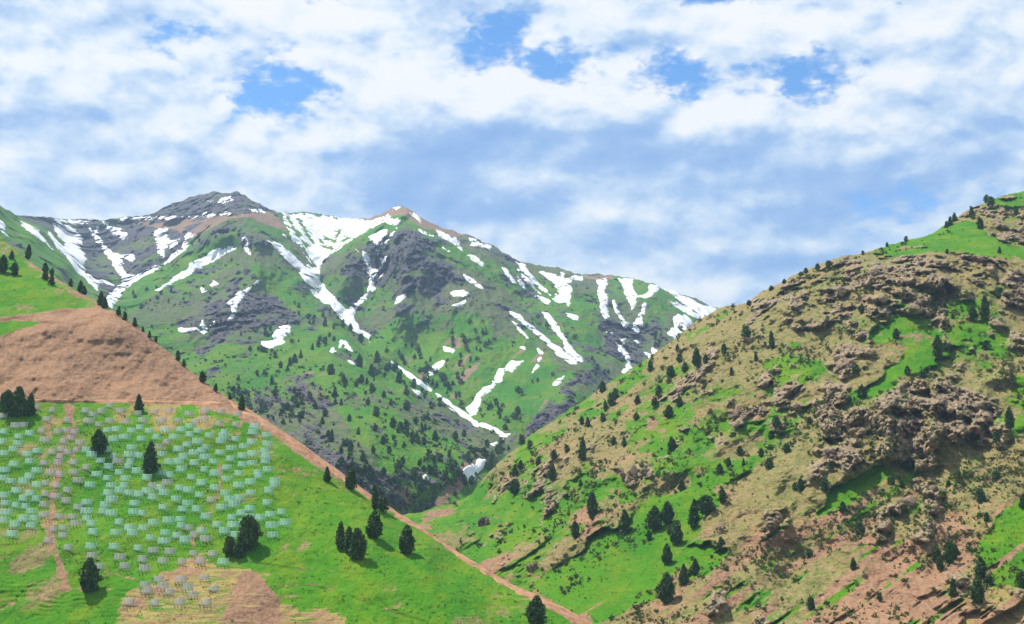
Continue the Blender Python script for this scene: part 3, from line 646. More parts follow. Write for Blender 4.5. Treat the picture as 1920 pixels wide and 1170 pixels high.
# ------------------------------------------------------------------ the grassy hill on the left
LH_CREST = [(-220,300),(-60,405),(0,440),(30,468),(70,500),(110,525),(150,548),(185,566),(215,583),(250,607),(285,634),(320,662),(360,697),(400,728),(440,754),(490,783),(540,815),(590,850),(640,888),(690,925),(740,958),
    (790,990),(850,1030),(910,1068),(960,1096),(1010,1118),(1060,1142),(1110,1170),(1200,1225)]
LH_BOT = [(-220,1280),(1200,1290)]
LH_CTRL = [(-200,1250,318),(200,1250,312),(500,1250,308),(800,1250,306),(1100,1250,318),(0,1170,334),(200,1170,330),(500,1170,325),(800,1170,322),(1000,1170,328),(1105,1172,342),
    (0,1000,362),(200,1000,360),(450,1000,357),(600,1000,356),(700,1010,355),(800,1040,352),(900,1090,348),(950,1098,352),(850,1032,368),(790,993,378),
    (0,860,394),(200,860,394),(400,860,393),(520,860,392),(580,880,393),(640,900,392),(740,960,386),(620,960,370),
    (-200,760,424),(0,757,420),(200,756,420),(400,758,421),(440,768,422),(500,800,412),
    (-200,745,432),(0,745,428),(200,746,428),(380,746,428),(430,752,428),
    (0,680,442),(200,680,444),(330,690,446),(200,600,462),(100,600,462),(0,640,450),(0,600,462),(260,625,462),(-200,600,465),
    (-200,450,520),(0,520,500),(0,446,545),(100,560,482),(150,570,486),(90,520,505),(190,575,480)]
CUT = [(-230,640),(0,635),(40,615),(100,606),(60,600),(-230,602),(-230,590),(0,596),(90,586),(180,578),(215,583),(285,634),(360,697),(440,754),(420,757),(200,752),(80,750),(-230,748)]
def cover_left(U, V, P):
    P = P * np.array([1.0, 0.3, 1.25])
    n = fbm(P, 1 / 40.0, 4, 13); n2 = fbm(P, 1 / 9.0, 4, 23); n3 = fbm(P, 1 / 3.0, 3, 33)
    g = 1.0 + 0.8 * n + 0.6 * n2
    s = -0.22 + 0.45 * n2 + 0.3 * n
    st = -0.40 + 0.8 * n2 + 0.6 * n + 0.14 * sstep(520, 430, U)
    r = np.full(U.shape, -0.4) + 0.2 * n3
    streak = fbm(np.stack([U / 70.0, V / 5.0, U * 0], -1), 1.0, 4, 64, 0.6)
    cut = poly_sd(U, V, CUT)
    s += 1.6 * sstep(-3, 3, cut + 3 * n2)
    vein = ridged(P * np.array([1, 1, .7]), 1 / 14.0, 4, 63, 0.6)
    cutm = sstep(-2, 6, cut)
    s -= cutm * 0.6 * sstep(0.72, 0.9, vein + 0.15 * n2); st_cut = cutm * (0.75 * sstep(0.50, 0.74, vein + 0.25 * n2))
    g_cut = 1.2 * cutm
    band = sstep(7, 1, np.abs(cut + 3.0) ) * (V < 650) * (U < 190)
    s += 0.9 * band * 0.6
    # bare earth edge along the crest and the dirt gullies of the barrier field
    edge = poly_sd(U, V, [(380,725),(440,754),(490,783),(540,815),(590,850),(640,888),(640,905),(590,872),(540,838),(480,800),(440,778),(380,765)])
    s += 1.4 * sstep(-4, 3, edge + 4 * n2)
    for ln, wd, k in (([(128,755),(132,800),(112,860),(98,930),(96,1000),(108,1050),(125,1100)], 13, .62), ([(128,770),(150,830),(130,870)], 12, .5), ([(100,760),(85,850),(80,950),(92,1030)], 12, .42), ([(108,1050),(125,1100)], 8, .6), ([(372,760),(395,800),(410,850),(415,900),(400,950),(360,1010),(375,1060)], 6, .8),
                      ([(240,830),(215,900),(190,940)], 5, .5), ([(0,1140),(60,1118),(120,1103),(250,1105)], 5, .8)):
        s += k * sstep(wd, wd * 0.3, line_d(U, V, ln) + 9 * n2 + 5 * n3)
    worn = poly_sd(U, V, [(60,752),(180,752),(420,760),(470,790),(440,820),(380,800),(300,800),(200,790),(150,860),(110,1000),(140,1060),(70,1050),(80,900)])
    st += 0.5 * sstep(-15, 20, worn + 20 * n2); s += 0.30 * sstep(-10, 20, worn + 24 * n3)
    st += st_cut; g -= g_cut
    # straw coloured terraces at the foot
    straw = poly_sd(U, V, [(270,1100),(330,1060),(400,1048),(440,1058),(480,1075),(520,1110),(560,1140),(640,1165),(640,1300),(170,1300),(230,1150)])
    sm = sstep(-14, 16, straw + 22 * n2)
    st += 0.95 * sm + sm * 1.6 * streak; s += sm * (0.3 - 2.0 * streak); g += sm * 1.1 * streak
    lowg = sstep(1055, 1075, V) * sstep(430, 520, U) * (1 - sm); st += lowg * 0.2 * np.clip(streak, 0, 1); g -= lowg * 0.3 * np.clip(-streak, 0, 1)
    g += 0.25 * (fbm(np.stack([(U * .5 + V * .86) / 30.0, (U * .86 - V * .5) / 200.0, U * 0], -1), 1.0, 4, 65, 0.55)); 
    patch = poly_sd(U, V, [(450,1078),(478,1072),(505,1100),(524,1120),(528,1300),(405,1300),(420,1150),(432,1110)])
    s += 1.5 * sstep(-4, 4, patch + 4 * n2)
    for ln, wd in (([(470,1052),(560,1066),(640,1072)], 3.5), ([(520,1100),(580,1095),(640,1110),(720,1140),(800,1165)], 4.0), ([(0,1022),(40,1018),(60,1010)], 4), ([(20,1128),(50,1100),(80,1088)], 7), ([(195,1072),(270,1090)], 4), ([(300,1074),(380,1080)], 4), ([(0,600),(90,588),(180,578)], 3)):
        s += 0.8 * sstep(wd, 0, line_d(U, V, ln) + 5 * n2)
    worn2 = poly_sd(U, V, [(560,880),(620,890),(690,940),(660,965),(640,970),(580,930)])
    st += 0.6 * sstep(-20, 20, worn2 + 14 * n2)
    upper = poly_sd(U, V, [(-20,430),(40,470),(120,520),(200,570),(190,580),(120,545),(60,505),(0,480),(-40,470)])
    s += 0.8 * sstep(-4, 6, upper + 6 * n2); r += 0.7 * sstep(-4, 6, upper + 8 * n3)
    return np.clip(np.stack([g, s, r, st], -1), -0.5, 1.6)

def detail_left(U, V, P, cv, d0):
    s = sstep(0.4, 1.0, cv[..., 1])
    cut = sstep(-4, 4, poly_sd(U, V, CUT))
    d = -fbm(P, 1 / 60.0, 3, 44) * 5 - fbm(P, 1 / 12.0, 3, 54) * 1.1 - fbm(P, 1 / 3.0, 2, 55) * 0.25
    Q = P * np.array([1.0, 0.3, 0.7])
    d -= cut * ((ridged(Q, 1 / 18.0, 5, 74, 0.6) - 0.5) * 3.4 + fbm(Q, 1 / 5.0, 4, 75, 0.65) * 0.7)
    d -= cut * 2.6 * (ridged(P * np.array([1, .3, .875]), 1 / 14.0, 4, 63, 0.6) - 0.5)
    d -= s * fbm(P, 1 / 2.5, 3, 76, 0.6) * 0.18
    # little terrace banks
    for ln, h in (([(470,1052),(560,1066),(640,1072)], .9), ([(520,1100),(580,1095),(640,1110),(720,1140),(800,1165),(900,1200)], .9), ([(0,1022),(40,1018),(60,1010)], 1.0), ([(0,1140),(20,1128),(50,1100),(80,1088)], 1.2), ([(195,1072),(270,1090)], .7), ([(300,1074),(380,1080)], .6), ([(0,598),(90,587),(180,578)], 1.6), ([(0,634),(40,614),(100,606)], 1.4)):
        q = line_d(U, V, ln); p = np.array(ln, float); vv = np.interp(U, p[:, 0], p[:, 1])
        d += h * 0.3 * sstep(11, 0, q + 4 * fbm(P, 1 / 6.0, 3, 87)) * np.clip((V - vv) / 3.0, -0.6, 1.0)
    low = sstep(1080, 1110, V) * sstep(560, 300, U)
    d += low * 0.16 * np.sin(P[..., 2] * 5.5 + 9 * fbm(P, 1 / 14.0, 3, 85)) * sstep(-.2, .3, fbm(P, 1 / 12.0, 2, 86))
    return d

mat_lh = ground_material('grass_hill_cover', COLS_HILL, 1.5, 0.7)
LH = build_land('grass_hill', -220, 1200, 2.3, LH_CREST, LH_BOT, LH_CTRL, 2.3, detail_left, cover_left, mat_lh, rough=0.8, back=0.5, roundk=0.02)

# dirt roads lying on the left hill
m, t, b = principled('packed_dirt', 0.95)
P_ = t.add('ShaderNodeTexCoord').outputs['Object']
t.l.new(t.mix(t.ss(t.noise(P_, 0.30, 7, .75), .36, .64), (0.26, 0.125, 0.062), (0.44, 0.25, 0.14)), b.inputs['Base Color'])
rd = 3.0 - line_d(LH.U, LH.V, [(60,751),(150,752),(260,753),(340,755),(420,757)])
overlay(LH, 'dirt_road', rd + 1.0 * fbm(LH.P, 1 / 5.0, 3, 95), 0.12, m, -1.5, 2.0)
c = np.array(LH_CREST, float)
edge = LH.V - np.interp(LH.U, c[:, 0], c[:, 1])
wid = np.interp(LH.U, [430, 480, 640, 760, 840, 1000, 1110], [9, 14, 11, 6, 7, 12, 18])
rd = np.minimum(wid - edge, 9) + 6.5 * fbm(LH.P * np.array([1, .5, 1]), 1 / 7.0, 4, 96, 0.6)
rd = np.where(LH.U < 440, rd - (440 - LH.U) * .5, rd)
rd = np.where(LH.P[..., 1] > 0, rd, -5)
overlay(LH, 'dirt_road', rd, 0.10, m, -1.5, 2.5)

# ------------------------------------------------------------------ materials of plants, stone and barriers
def leaf_material(name, a, b_, c):
    m, t, b = principled(name, 0.8)
    P = t.add('ShaderNodeTexCoord').outputs['Object']
    oi = t.add('ShaderNodeObjectInfo')
    col = t.mix(t.ss(t.noise(P, 0.9, 3, .6), .35, .65), a, b_)
    col = t.mix(t.math('MULTIPLY', oi.outputs['Random'], 0.45), col, c)
    t.l.new(col, b.inputs['Base Color'])
    return m
def plain(name, a, b_, scale=0.6, rough=0.9):
    m, t, b = principled(name, rough)
    P = t.add('ShaderNodeTexCoord').outputs['Object']
    t.l.new(t.mix(t.ss(t.noise(P, scale, 4, .65), .32, .68), a, b_), b.inputs['Base Color'])
    return m
M_LEAF = leaf_material('juniper_needles', (0.034, 0.085, 0.018), (0.075, 0.14, 0.030), (0.085, 0.12, 0.03))
M_FARLEAF = leaf_material('distant_juniper_needles', (0.032, 0.085, 0.024), (0.060, 0.125, 0.032), (0.065, 0.11, 0.036))
M_BARK = plain('bark', (0.09, 0.065, 0.045), (0.15, 0.11, 0.08), 3.0)
M_SHRUB = plain('shrub_leaves', (0.075, 0.145, 0.022), (0.20, 0.18, 0.065), 0.05)
M_TUFT = plain('grass_tuft_blades', (0.040, 0.150, 0.004), (0.13, 0.215, 0.010), 0.08)
M_FARSHRUB = plain('mountain_scrub_leaves', (0.038, 0.085, 0.022), (0.085, 0.115, 0.040), 0.05)
M_ROCK = plain('broken_rock', (0.13, 0.095, 0.06), (0.35, 0.25, 0.155), 0.12)
M_FARROCK = plain('mountain_rock', (0.045, 0.047, 0.058), (0.12, 0.11, 0.115), 0.03)
M_DARKROCK = plain('dark_red_rock', (0.085, 0.055, 0.042), (0.16, 0.11, 0.08), 0.3)

# ------------------------------------------------------------------ snow barriers
def boxes(bs):
    V, Q = [], []
    for (c, s, rx) in bs:
        c = np.array(c); k = len(V) * 1
        cr, sr = math.cos(rx), math.sin(rx)
        for dx in (-1, 1):
            for dy in (-1, 1):
                for dz in (-1, 1):
                    y, z = dy * s[1] / 2, dz * s[2] / 2
                    V.append((c[0] + dx * s[0] / 2, c[1] + y * cr - z * sr, c[2] + y * sr + z * cr))
        for f in ((0,1,3,2),(4,6,7,5),(0,4,5,1),(2,3,7,6),(0,2,6,4),(1,5,7,3)):
            Q.append([k + i for i in f])
    return np.array(V), np.array(Q)
M_MINT = plain('pale_mint_paint', (0.27, 0.52, 0.40), (0.46, 0.66, 0.56), 0.8, 0.6)
M_GREY = plain('weathered_grey_steel', (0.36, 0.35, 0.34), (0.50, 0.48, 0.47), 0.8, 0.6)
LEAN = math.radians(-14)
def barrier_meshes(mat, nslat):
    sl, fr = [], []
    for k in range(nslat):
        z = 0.98 + k * 1.30 / (nslat - 1)
        sl.append(((0, math.sin(-LEAN) * z, math.cos(LEAN) * z), (2.9, 0.05, 0.145), LEAN))
    for x in (-1.35, -0.45, 0.45, 1.35):
        fr.append(((x, math.sin(-LEAN) * 1.05 + 0.07, math.cos(LEAN) * 1.05), (0.12, 0.08, 2.75), LEAN))
        fr.append(((x, -0.62 + 0.35, 0.55), (0.10, 0.10, 1.9), math.radians(38)))
    a = mesh_obj('slat_panel', *boxes(sl), mat); b = mesh_obj('support_frame', *boxes(fr), mat)
    return a, b
BZ = [((0, 720), 5.85, [(490,190),(1055,205),(1200,225),(400,245),(565,280),(930,290),(1100,295),(1310,290),(1510,310),(1690,295),(1850,285),(20,345),(505,380),(730,390),(970,405),(1075,435),(1195,400),(1380,405),(1560,395),(1770,400),(160,455),(255,440),(30,520),(195,570),(315,540),(450,510),(630,520),(810,520),(1165,500),(1265,495),(1440,505),(1630,510),(1810,505),(10,635),(190,650),(490,615),(690,620),(870,640),(1240,610),(1365,585),(1540,600),(1710,580),(1820,630),(140,710),(30,760),(290,770),(390,730),(570,740),(740,750),(1160,720),(1440,700),(1000,780),(1240,790),(1410,780),(1520,790),(1740,690),(1770,770),(315,850),(475,860),(630,860),(800,860),(1095,840),(1290,850),(1420,850),(1840,860),(140,880),(935,910),(1180,910),(1400,900),(45,945),(395,950),(550,975),(800,970),(1300,970),(1500,960),(1770,970),(1050,990),(1165,1030),(310,1010),(1600,1030),(20,1035),(400,1110),(620,1110),(850,1060),(1370,1040),(980,1110),(1210,1110),(1350,1110),(1670,1110),(1830,1080)]),
 ((260, 720), 5.85, [(360,300),(545,320),(730,290),(905,295),(1080,330),(430,395),(620,400),(870,430),(1060,435),(1270,465),(460,500),(640,510),(560,460),(770,560),(930,515),(1245,530),(1400,560),(550,550),(380,580),(320,620),(640,635),(930,575),(1050,600),(900,630),(1235,635),(1410,660),(520,660),(730,690),(1150,680),(1010,705),(430,720),(680,730),(1380,725),(885,750),(600,760),(1245,770),(1390,795),(480,800),(720,810),(1130,790),(1000,820),(820,850),(1385,845),(340,855),(600,870),(1130,880),(1240,865),(960,915),(1410,940),(460,940),(710,935),(1090,980),(1300,970),(830,985),(570,1020),(960,1040),(1310,1010),(1485,1055),(680,1090),(1220,1080),(1090,1115),(310,1070),(830,1140),(440,1140),(1490,1110)]),
 ((0, 900), 4.334, [(20,130),(235,110),(360,115),(180,155),(350,200),(120,205),(530,170),(700,185),(850,205),(870,110),(1040,105),(1085,190),(45,270),(245,255),(350,285),(480,295),(585,300),(700,260),(900,275),(1150,270),(20,330),(180,320),(275,315),(610,355),(735,355),(960,345),(1240,350),(1320,220),(1235,140),(1330,110),(115,370),(245,370),(430,395),(745,425),(935,430),(1070,440),(1160,390),(1340,430),(85,445),(505,450),(385,490),(1220,470),(545,550),(735,545),(920,545),(1115,555),(1330,505),(740,620),(970,635),(1150,650),(1240,575),(800,705),(1010,710),(1170,725),(1320,660),(1380,590),(1280,810),(1175,855),(1190,905),(1320,870),(1370,910),(1040,1000),(1250,1000)]),
 ((260, 900), 4.334, [(400,85),(490,120),(700,110),(910,105),(1050,90),(300,155),(585,160),(815,150),(395,190),(1040,185),(465,240),(670,225),(900,235),(540,300),(750,305),(1155,260),(1065,285),(985,310),(330,320),(630,365),(1185,355),(400,390),(1080,380),(1085,450),(510,415),(695,420),(305,455),(370,495),(540,485),(265,595),(440,595),(600,605),(345,665),(495,665),(680,670),(535,795),(340,820),(395,880),(610,885),(440,935),(330,1000),(540,1005)])]
ORD = ['first','second','third','fourth','fifth','sixth','seventh','eighth','ninth','tenth','eleventh','twelfth','thirteenth','fourteenth','fifteenth','sixteenth','seventeenth','eighteenth','nineteenth','twentieth',
       'twenty-first','twenty-second','twenty-third','twenty-fourth','twenty-fifth','twenty-sixth','twenty-seventh','twenty-eighth','twenty-ninth','thirtieth','thirty-first','thirty-second','thirty-third','thirty-fourth','thirty-fifth']
pts = []
for (ou, ov), k, lst in BZ:
    for x, y in lst:
        q = (ou + x / k, ov + y / k)
        if all((q[0] - p[0]) ** 2 + ((q[1] - p[1]) * 1.5) ** 2 > 8.6 ** 2 for p in pts): pts.append(q)
pts.sort(key=lambda p: p[1])
pts = [p for p in pts if p[1] > 756]
rq = np.random.default_rng(31)
for _ in range(6000):
    if len(pts) >= 299: break
    q = (rq.uniform(0, 500), rq.uniform(770, 1010))
    if q[0] > 470 - max(0, 840 - q[1]) * .4: continue
    if all((q[0] - p[0]) ** 2 + ((q[1] - p[1]) * 1.5) ** 2 > 15.5 ** 2 for p in pts): pts.append(q)
pts.sort(key=lambda p: p[1])
pts_far = pts[:max(0, len(pts) - 299)]; pts = pts[len(pts_far):]
pu = np.array([p[0] for p in pts]); pv = np.array([p[1] for p in pts]) + 8.0
BP, BC = surf(LH, pu, pv)
proto = {'mint': barrier_meshes(M_MINT, 6), 'grey': barrier_meshes(M_GREY, 6)}
for a, b in proto.values():
    COL.objects.unlink(a); COL.objects.unlink(b)
rows = {}
for i, p in enumerate(pts): rows.setdefault(int((p[1] - 756) // 16), []).append(i)
rank = {}
for k, r in enumerate(sorted(rows)):
    for j, i in enumerate(sorted(rows[r], key=lambda i: pts[i][0])): rank[i] = (j, k)
EARTHY = np.clip(BC[:, 1], 0, 1) + np.clip(BC[:, 3], 0, 1) * 0.8
for i, p in enumerate(pts):
    u, v = p
    grey = (v > 1085) or (EARTHY[i] > 0.30) or (v < 800 and u < 230) or (v < 790) or (v > 1030 and u > 40 and u < 400) or (75 < u < 160)
    if u > 430 and 850 < v < 1010: grey = False
    kind = 'grey' if grey else 'mint'
    root = bpy.data.objects.new('snow_barrier', None); COL.objects.link(root)
    root.location = BP[i] + np.array([0, 0, -0.1]); root.rotation_euler = (0, 0, random.uniform(-0.22, 0.22) - 0.12)
    s = (0.92 if grey else 0.97) * random.uniform(0.88, 1.08)
    root.scale = (s * random.uniform(0.92, 1.08), s, s)
    j, k = rank[i]
    lab = ('grey weathered' if grey else 'pale mint') + f' slatted snow barrier, {ORD[j]} from left in the {ORD[k]} row below the road'
    tag(root, lab, 'snow barrier', 'snow barriers in rows on the grassy hill')
    for q in proto[kind]:
        c = q.copy(); COL.objects.link(c); c.parent = root

# ------------------------------------------------------------------ junipers
def crown_mesh(h, w, prof, nclump, leaf, seed, bare=0.10, wind=0.12):
    """leaf-sized faces in clumps through the crown's volume; heights in units of the tree"""
    r = np.random.default_rng(seed)
    out = []
    lob = r.uniform(0, 6.28, 5)
    for k in range(nclump):
        t = r.uniform(0, 1) ** 0.9
        a = r.uniform(0, 6.283)
        rad = w / 2 * prof(t) * (0.86 + 0.20 * math.sin(3 * a + lob[0] + 5 * t) + 0.14 * math.sin(5 * a + lob[1] - 9 * t))
        rr = rad * math.sqrt(r.uniform(0.12, 1.0))
        c = np.array([rr * math.cos(a) + wind * 0.1 * t * w, rr * math.sin(a), h * (bare + (1 - bare) * t)])
        sz = leaf * r.uniform(0.6, 1.4) * (0.55 + 0.45 * prof(t))
        for _ in range(3):
            d = r.normal(size=3); d[2] = abs(d[2]) * 0.9 + 0.15; d /= np.linalg.norm(d)
            e = np.cross(d, r.normal(size=3)); e /= np.linalg.norm(e)
            o = c + r.normal(size=3) * sz * 0.35
            out += [o - e * sz * 0.5 - d * sz * 0.4, o + e * sz * 0.5 - d * sz * 0.3, o + d * sz * 0.9]
    V = np.array(out)
    return V, np.arange(len(V)).reshape(-1, 3)

def trunk_mesh(h, r0, seed):
    r = np.random.default_rng(seed)
    V, Q = [], []
    def limb(p0, p1, ra, rb, n=6):
        p0, p1 = np.array(p0, float), np.array(p1, float)
        ax = p1 - p0; ax /= np.linalg.norm(ax)
        s = np.cross(ax, [0.3, 0.9, 0.1]); s /= np.linalg.norm(s); q = np.cross(ax, s); k = len(V)
        for p, rad in ((p0, ra), ((p0 + p1) / 2 + s * ra * .5, (ra + rb) / 2), (p1, rb)):
            for i in range(n):
                a = 6.2832 * i / n; V.append(p + rad * (math.cos(a) * s + math.sin(a) * q))
        for m_ in (0, 1):
            for i in range(n): Q.append([k + m_ * n + i, k + m_ * n + (i + 1) % n, k + (m_ + 1) * n + (i + 1) % n, k + (m_ + 1) * n + i])
    limb((0, 0, -0.06 * h), (0.02 * h, 0, 0.45 * h), r0, r0 * .6); limb((0.02 * h, 0, 0.45 * h), (0.0, 0, 0.9 * h), r0 * .6, r0 * .12)
    for k in range(6):
        a = r.uniform(0, 6.28); z = h * r.uniform(.15, .6)
        limb((0.015 * h, 0, z), (math.cos(a) * .16 * h, math.sin(a) * .16 * h, z + h * r.uniform(.08, .2)), r0 * .35, r0 * .08, 4)
    return np.array(V), np.array(Q)
def P_egg(t): return max(0.05, math.sin(math.pi * min(1, 0.16 + 0.84 * t ** 0.80)) ** 0.75) if t < 1 else 0.05
def P_cone(t): return max(0.04, (1 - t) ** 0.75 * min(1.0, 0.55 + t * 3.0))
def P_round(t): return max(0.08, math.sin(math.pi * (0.14 + 0.80 * t)) ** 0.6)
def P_spire(t): return max(0.04, (1 - t) ** 0.55 * min(1.0, 0.5 + t * 2.2)) * (1 + 0.13 * math.sin(t * 19))
NEAR = [(trunk_mesh(1, .035, 1), crown_mesh(1, .56, P_egg, 620, .085, 11, .08)), (trunk_mesh(1, .035, 2), crown_mesh(1, .46, P_spire, 540, .080, 12, .06)),
        (trunk_mesh(1, .045, 3), crown_mesh(1, .86, P_round, 760, .095, 13, .08)), (trunk_mesh(1, .035, 4), crown_mesh(1, .60, P_cone, 560, .085, 14, .05)), (trunk_mesh(1, .035, 5), crown_mesh(1, .50, P_egg, 540, .085, 15, .07))]
NEARM = []
for (tv, tf), (cv_, cf) in NEAR:
    a = mesh_obj('trunk', tv, tf, M_BARK); b = mesh_obj('crown', cv_, cf, M_LEAF); COL.objects.unlink(a); COL.objects.unlink(b); NEARM.append((a, b))
FARM = []
for k, (pr, w) in enumerate(((P_egg, .58), (P_spire, .48), (P_round, .95), (P_cone, .62))):
    V1, F1 = crown_mesh(1, w, pr, 130, .17, 40 + k, .02)
    o = mesh_obj('juniper_tree', V1, F1, M_FARLEAF); COL.objects.unlink(o); FARM.append(o)

TREES = []      # landform, u, v of the foot, height in the survey's units, width factor, shape, label, group
def T(L, u, v, h, w=1.0, k=None, lab=None, grp=None): TREES.append([L, u, v, h, w, k, lab, grp])
for a in [(12,779,46,.72,2,'dark juniper clump at the road cut, leftmost of three beside each other','three junipers below the road'),(34,781,56,1.0,0,'tallest dark juniper of the three standing together at the road cut','three junipers below the road'),(55,779,42,1.1,3,'dark pointed juniper, rightmost of three at the road cut','three junipers below the road'),
          (260,773,34,1,3,'small pointed juniper at the dirt road above the barriers',None),(186,851,46,1.15,0,'bushy juniper among grey barriers near the dirt gully',None),(281,886,58,1,3,'tall conical juniper in the middle of the mint barriers',None),
          (166,1111,64,1.08,0,'large egg shaped juniper on the lowest green bank by the footpath',None),(465,1031,62,.82,2,'broad round juniper at the right edge of the barrier field',None),(430,1043,36,.75,2,'small juniper left of the broad round one below the barriers',None),(447,1047,32,1.1,0,'low juniper squeezed between the broad round tree and a smaller one',None),
          (638,1031,52,.9,1,'slim juniper, leftmost of the three on open grass','three junipers on the open grass slope'),(654,1036,48,.9,4,'slim juniper, middle of the three on open grass','three junipers on the open grass slope'),(671,1049,58,1.0,0,'dense juniper, rightmost of the three on open grass','three junipers on the open grass slope'),
          (702,1009,50,1.15,0,'bushy juniper on grass above and right of the three together',None),(762,1038,52,1.08,0,'single brownish juniper on open grass below the dirt road',None),(657,918,40,1.0,0,'bushy juniper standing on the bend of the dirt road rim',None),(704,956,46,.85,1,'tall narrow juniper on the dirt road rim',None),(717,958,24,1.1,2,'low bush juniper beside the tall narrow one on the rim',None),
          (614,903,28,1.1,3,'pale small juniper on the grass just under the road rim',None),(1006,1174,56,1.15,0,'juniper at the photo bottom where grass meets the dirt road',None)]:
    T('L', *a)
for a in [(4,512,34,1.1),(27,516,25,1),(22,486,16,1.2),(52,482,28,1),(85,506,17,1.1),(97,514,14,1),(84,524,20,1.5),(96,534,20,1.2),(132,531,15,1),(150,546,21,.9),(158,550,16,1.2),(189,572,26,1.1),(196,578,20,1.2),(222,591,16,1.2),(234,600,16,1.1),(252,612,16,1),(268,622,10,1.2),(280,633,12,1),(292,641,11,1),(333,676,19,.9),(345,688,15,1),(380,716,20,1.1),(404,734,15,1.1),(431,750,14,1),(453,770,30,1)]:
    T('L', a[0], a[1], a[2], min(a[3], 1.05), random.choice([1, 3, 0, 3]), 'juniper on the left hill\'s upper rim, {} from the left', 'junipers along the rim of the grassy hill')
RT = [(1112,973,52,1),(1079,1009,32,1.3),(1173,1001,45,1.1),(1228,995,46,1.1),(1251,983,42,1.15),(1217,1013,19,1),(1255,1001,15,1),(1268,1021,42,1.1),(1251,1058,38,1),(1281,1096,38,1.05),(1304,1080,32,1),(1249,1131,57,1.12),(1353,1036,29,1.2),(1300,991,54,.9),(1325,966,36,1.4),(1355,944,29,.9),(1278,920,20,1.1),
 (1036,903,33,.8),(1089,912,13,1.2),(1013,929,15,1.1),(965,928,29,1),(965,892,19,1.2),(1093,865,44,.9),(1260,845,26,1.2),(1254,785,26,1.5),(1274,763,20,1),(1235,742,19,1),(1196,758,17,1),(1227,761,16,1),(1147,761,24,.9),(1155,747,18,1),(1136,769,18,1),(1131,791,16,1),(1102,801,18,1),(1091,796,16,1),(1130,736,22,.9),(1220,696,20,1.1),(1258,709,22,1),(1307,688,36,.8),(1323,682,18,1),(1285,698,19,1),(1274,679,16,1),
 (1358,663,19,1),(1270,659,14,1),(1448,655,34,.8),(1418,677,16,1),(1399,633,22,1.1),(1372,704,16,1),(1193,788,14,1),(979,834,18,1),(994,842,16,1),(1038,861,17,1),(1063,848,14,1),(1150,834,16,1),(1171,837,18,1),(1009,872,16,1),(1033,888,19,.9),(976,880,17,1),(1388,853,17,1.2),(1427,856,16,1.1),(1475,848,16,1.2),(1442,880,20,1),(1366,875,16,1),(1350,888,18,1),(1394,872,12,1),(1456,802,21,1),(1445,823,15,1),(1341,788,10,1.2),
 (1759,670,42,.8),(1773,659,18,1.2),(1680,635,14,1.4),(1617,746,24,1.4),(1606,700,16,1.2),(1702,702,16,1.1),(1731,710,16,1.2),(1518,794,12,1.2),(1502,919,22,1.4),(1558,881,17,1),(1492,919,14,1.3),(1548,915,20,1.2),(1705,884,22,1.1),(1867,900,16,1.3),(1727,859,12,1),(1893,805,42,.8),(1869,832,24,1.1),(1671,908,16,1.2),(1691,914,16,1.3),(1655,876,14,1),(1779,911,10,1.3),(1850,656,18,1.3),
 (1839,941,24,1.1),(1850,978,18,.9),(1918,953,28,1),(1782,1056,40,.8),(1790,1048,28,1),(1764,1071,28,.9),(1760,1045,18,.9),(1787,1119,34,1),(1840,1084,40,1),(1833,1131,50,.95),(1855,1099,22,1.5),(1600,1068,21,.9),(1517,1044,15,1.3),(1520,1142,22,1),(1581,961,20,1.1),(1546,920,20,1.2),(1613,1004,24,1),(1918,1104,32,1),(1649,1126,14,1.2)]
for a in RT: T('R', *a)
for a in [(1850,380,14,1),(1858,385,16,1.2),(1821,407,20,1),(1888,396,12,1.2),(1905,404,18,1),(1839,429,22,.9),(1790,415,16,1.1),(1782,423,16,1.2),(1775,427,12,1.2),(1699,453,10,1),(1663,463,9,1),(1618,478,8,1),(1874,475,12,1.1),(1776,476,9,1),(1847,594,40,1),(1825,602,28,1),(1874,559,20,1.3),(1617,588,18,1),(1554,500,11,1.6),(1533,506,12,1.5),(1511,512,10,1.5),(1503,522,12,1.2),(1681,632,16,1.4),(1622,637,10,1.2),(1787,598,10,1.2),(1471,532,9,1.4),(1446,545,9,1.4),(1404,572,9,1.4)]: T('R', *a)
MTT = [(609,612,19,.9),(643,614,17,1),(657,620,15,1),(676,641,17,1),(708,680,25,1),(674,688,27,.9),(697,706,27,1),(725,697,17,1),(739,697,17,1),(748,718,23,1.1),(678,718,19,1),(645,718,17,.9),(620,702,21,1.1),(621,829,27,.8),(706,781,21,1),(763,770,21,1),(737,802,23,.9),(751,808,19,1),(762,808,19,1),(703,808,15,1),(775,827,15,1),(816,827,23,.8),(870,819,15,1),(854,824,17,1),(680,865,21,1),(657,846,23,.8),(815,867,15,1),(842,857,15,1),(597,651,15,1),(586,656,13,1),(609,645,15,1),(626,640,11,1),(526,690,15,1),(544,686,19,1),(552,680,19,1),(564,672,15,1),(510,721,19,.9),(515,743,19,.8),(581,748,15,1),(552,737,13,1),(591,767,15,1.2),(558,764,15,1),(610,781,17,1),(615,819,15,1),(786,873,13,1),(754,675,13,1.2),(539,696,13,1),(600,640,12,1),(618,632,11,1),(688,720,14,1),(720,745,14,1),(733,760,14,1.2),(690,760,14,1),(640,760,14,1),(655,790,15,1),(672,815,15,1),(640,850,15,1),(700,850,16,1),(730,850,15,1),(755,870,15,1),(660,880,16,1),(720,890,16,1.1),(690,900,15,1),(740,905,15,1.2),(780,910,14,1)]
for a in MTT: T('M', *a)
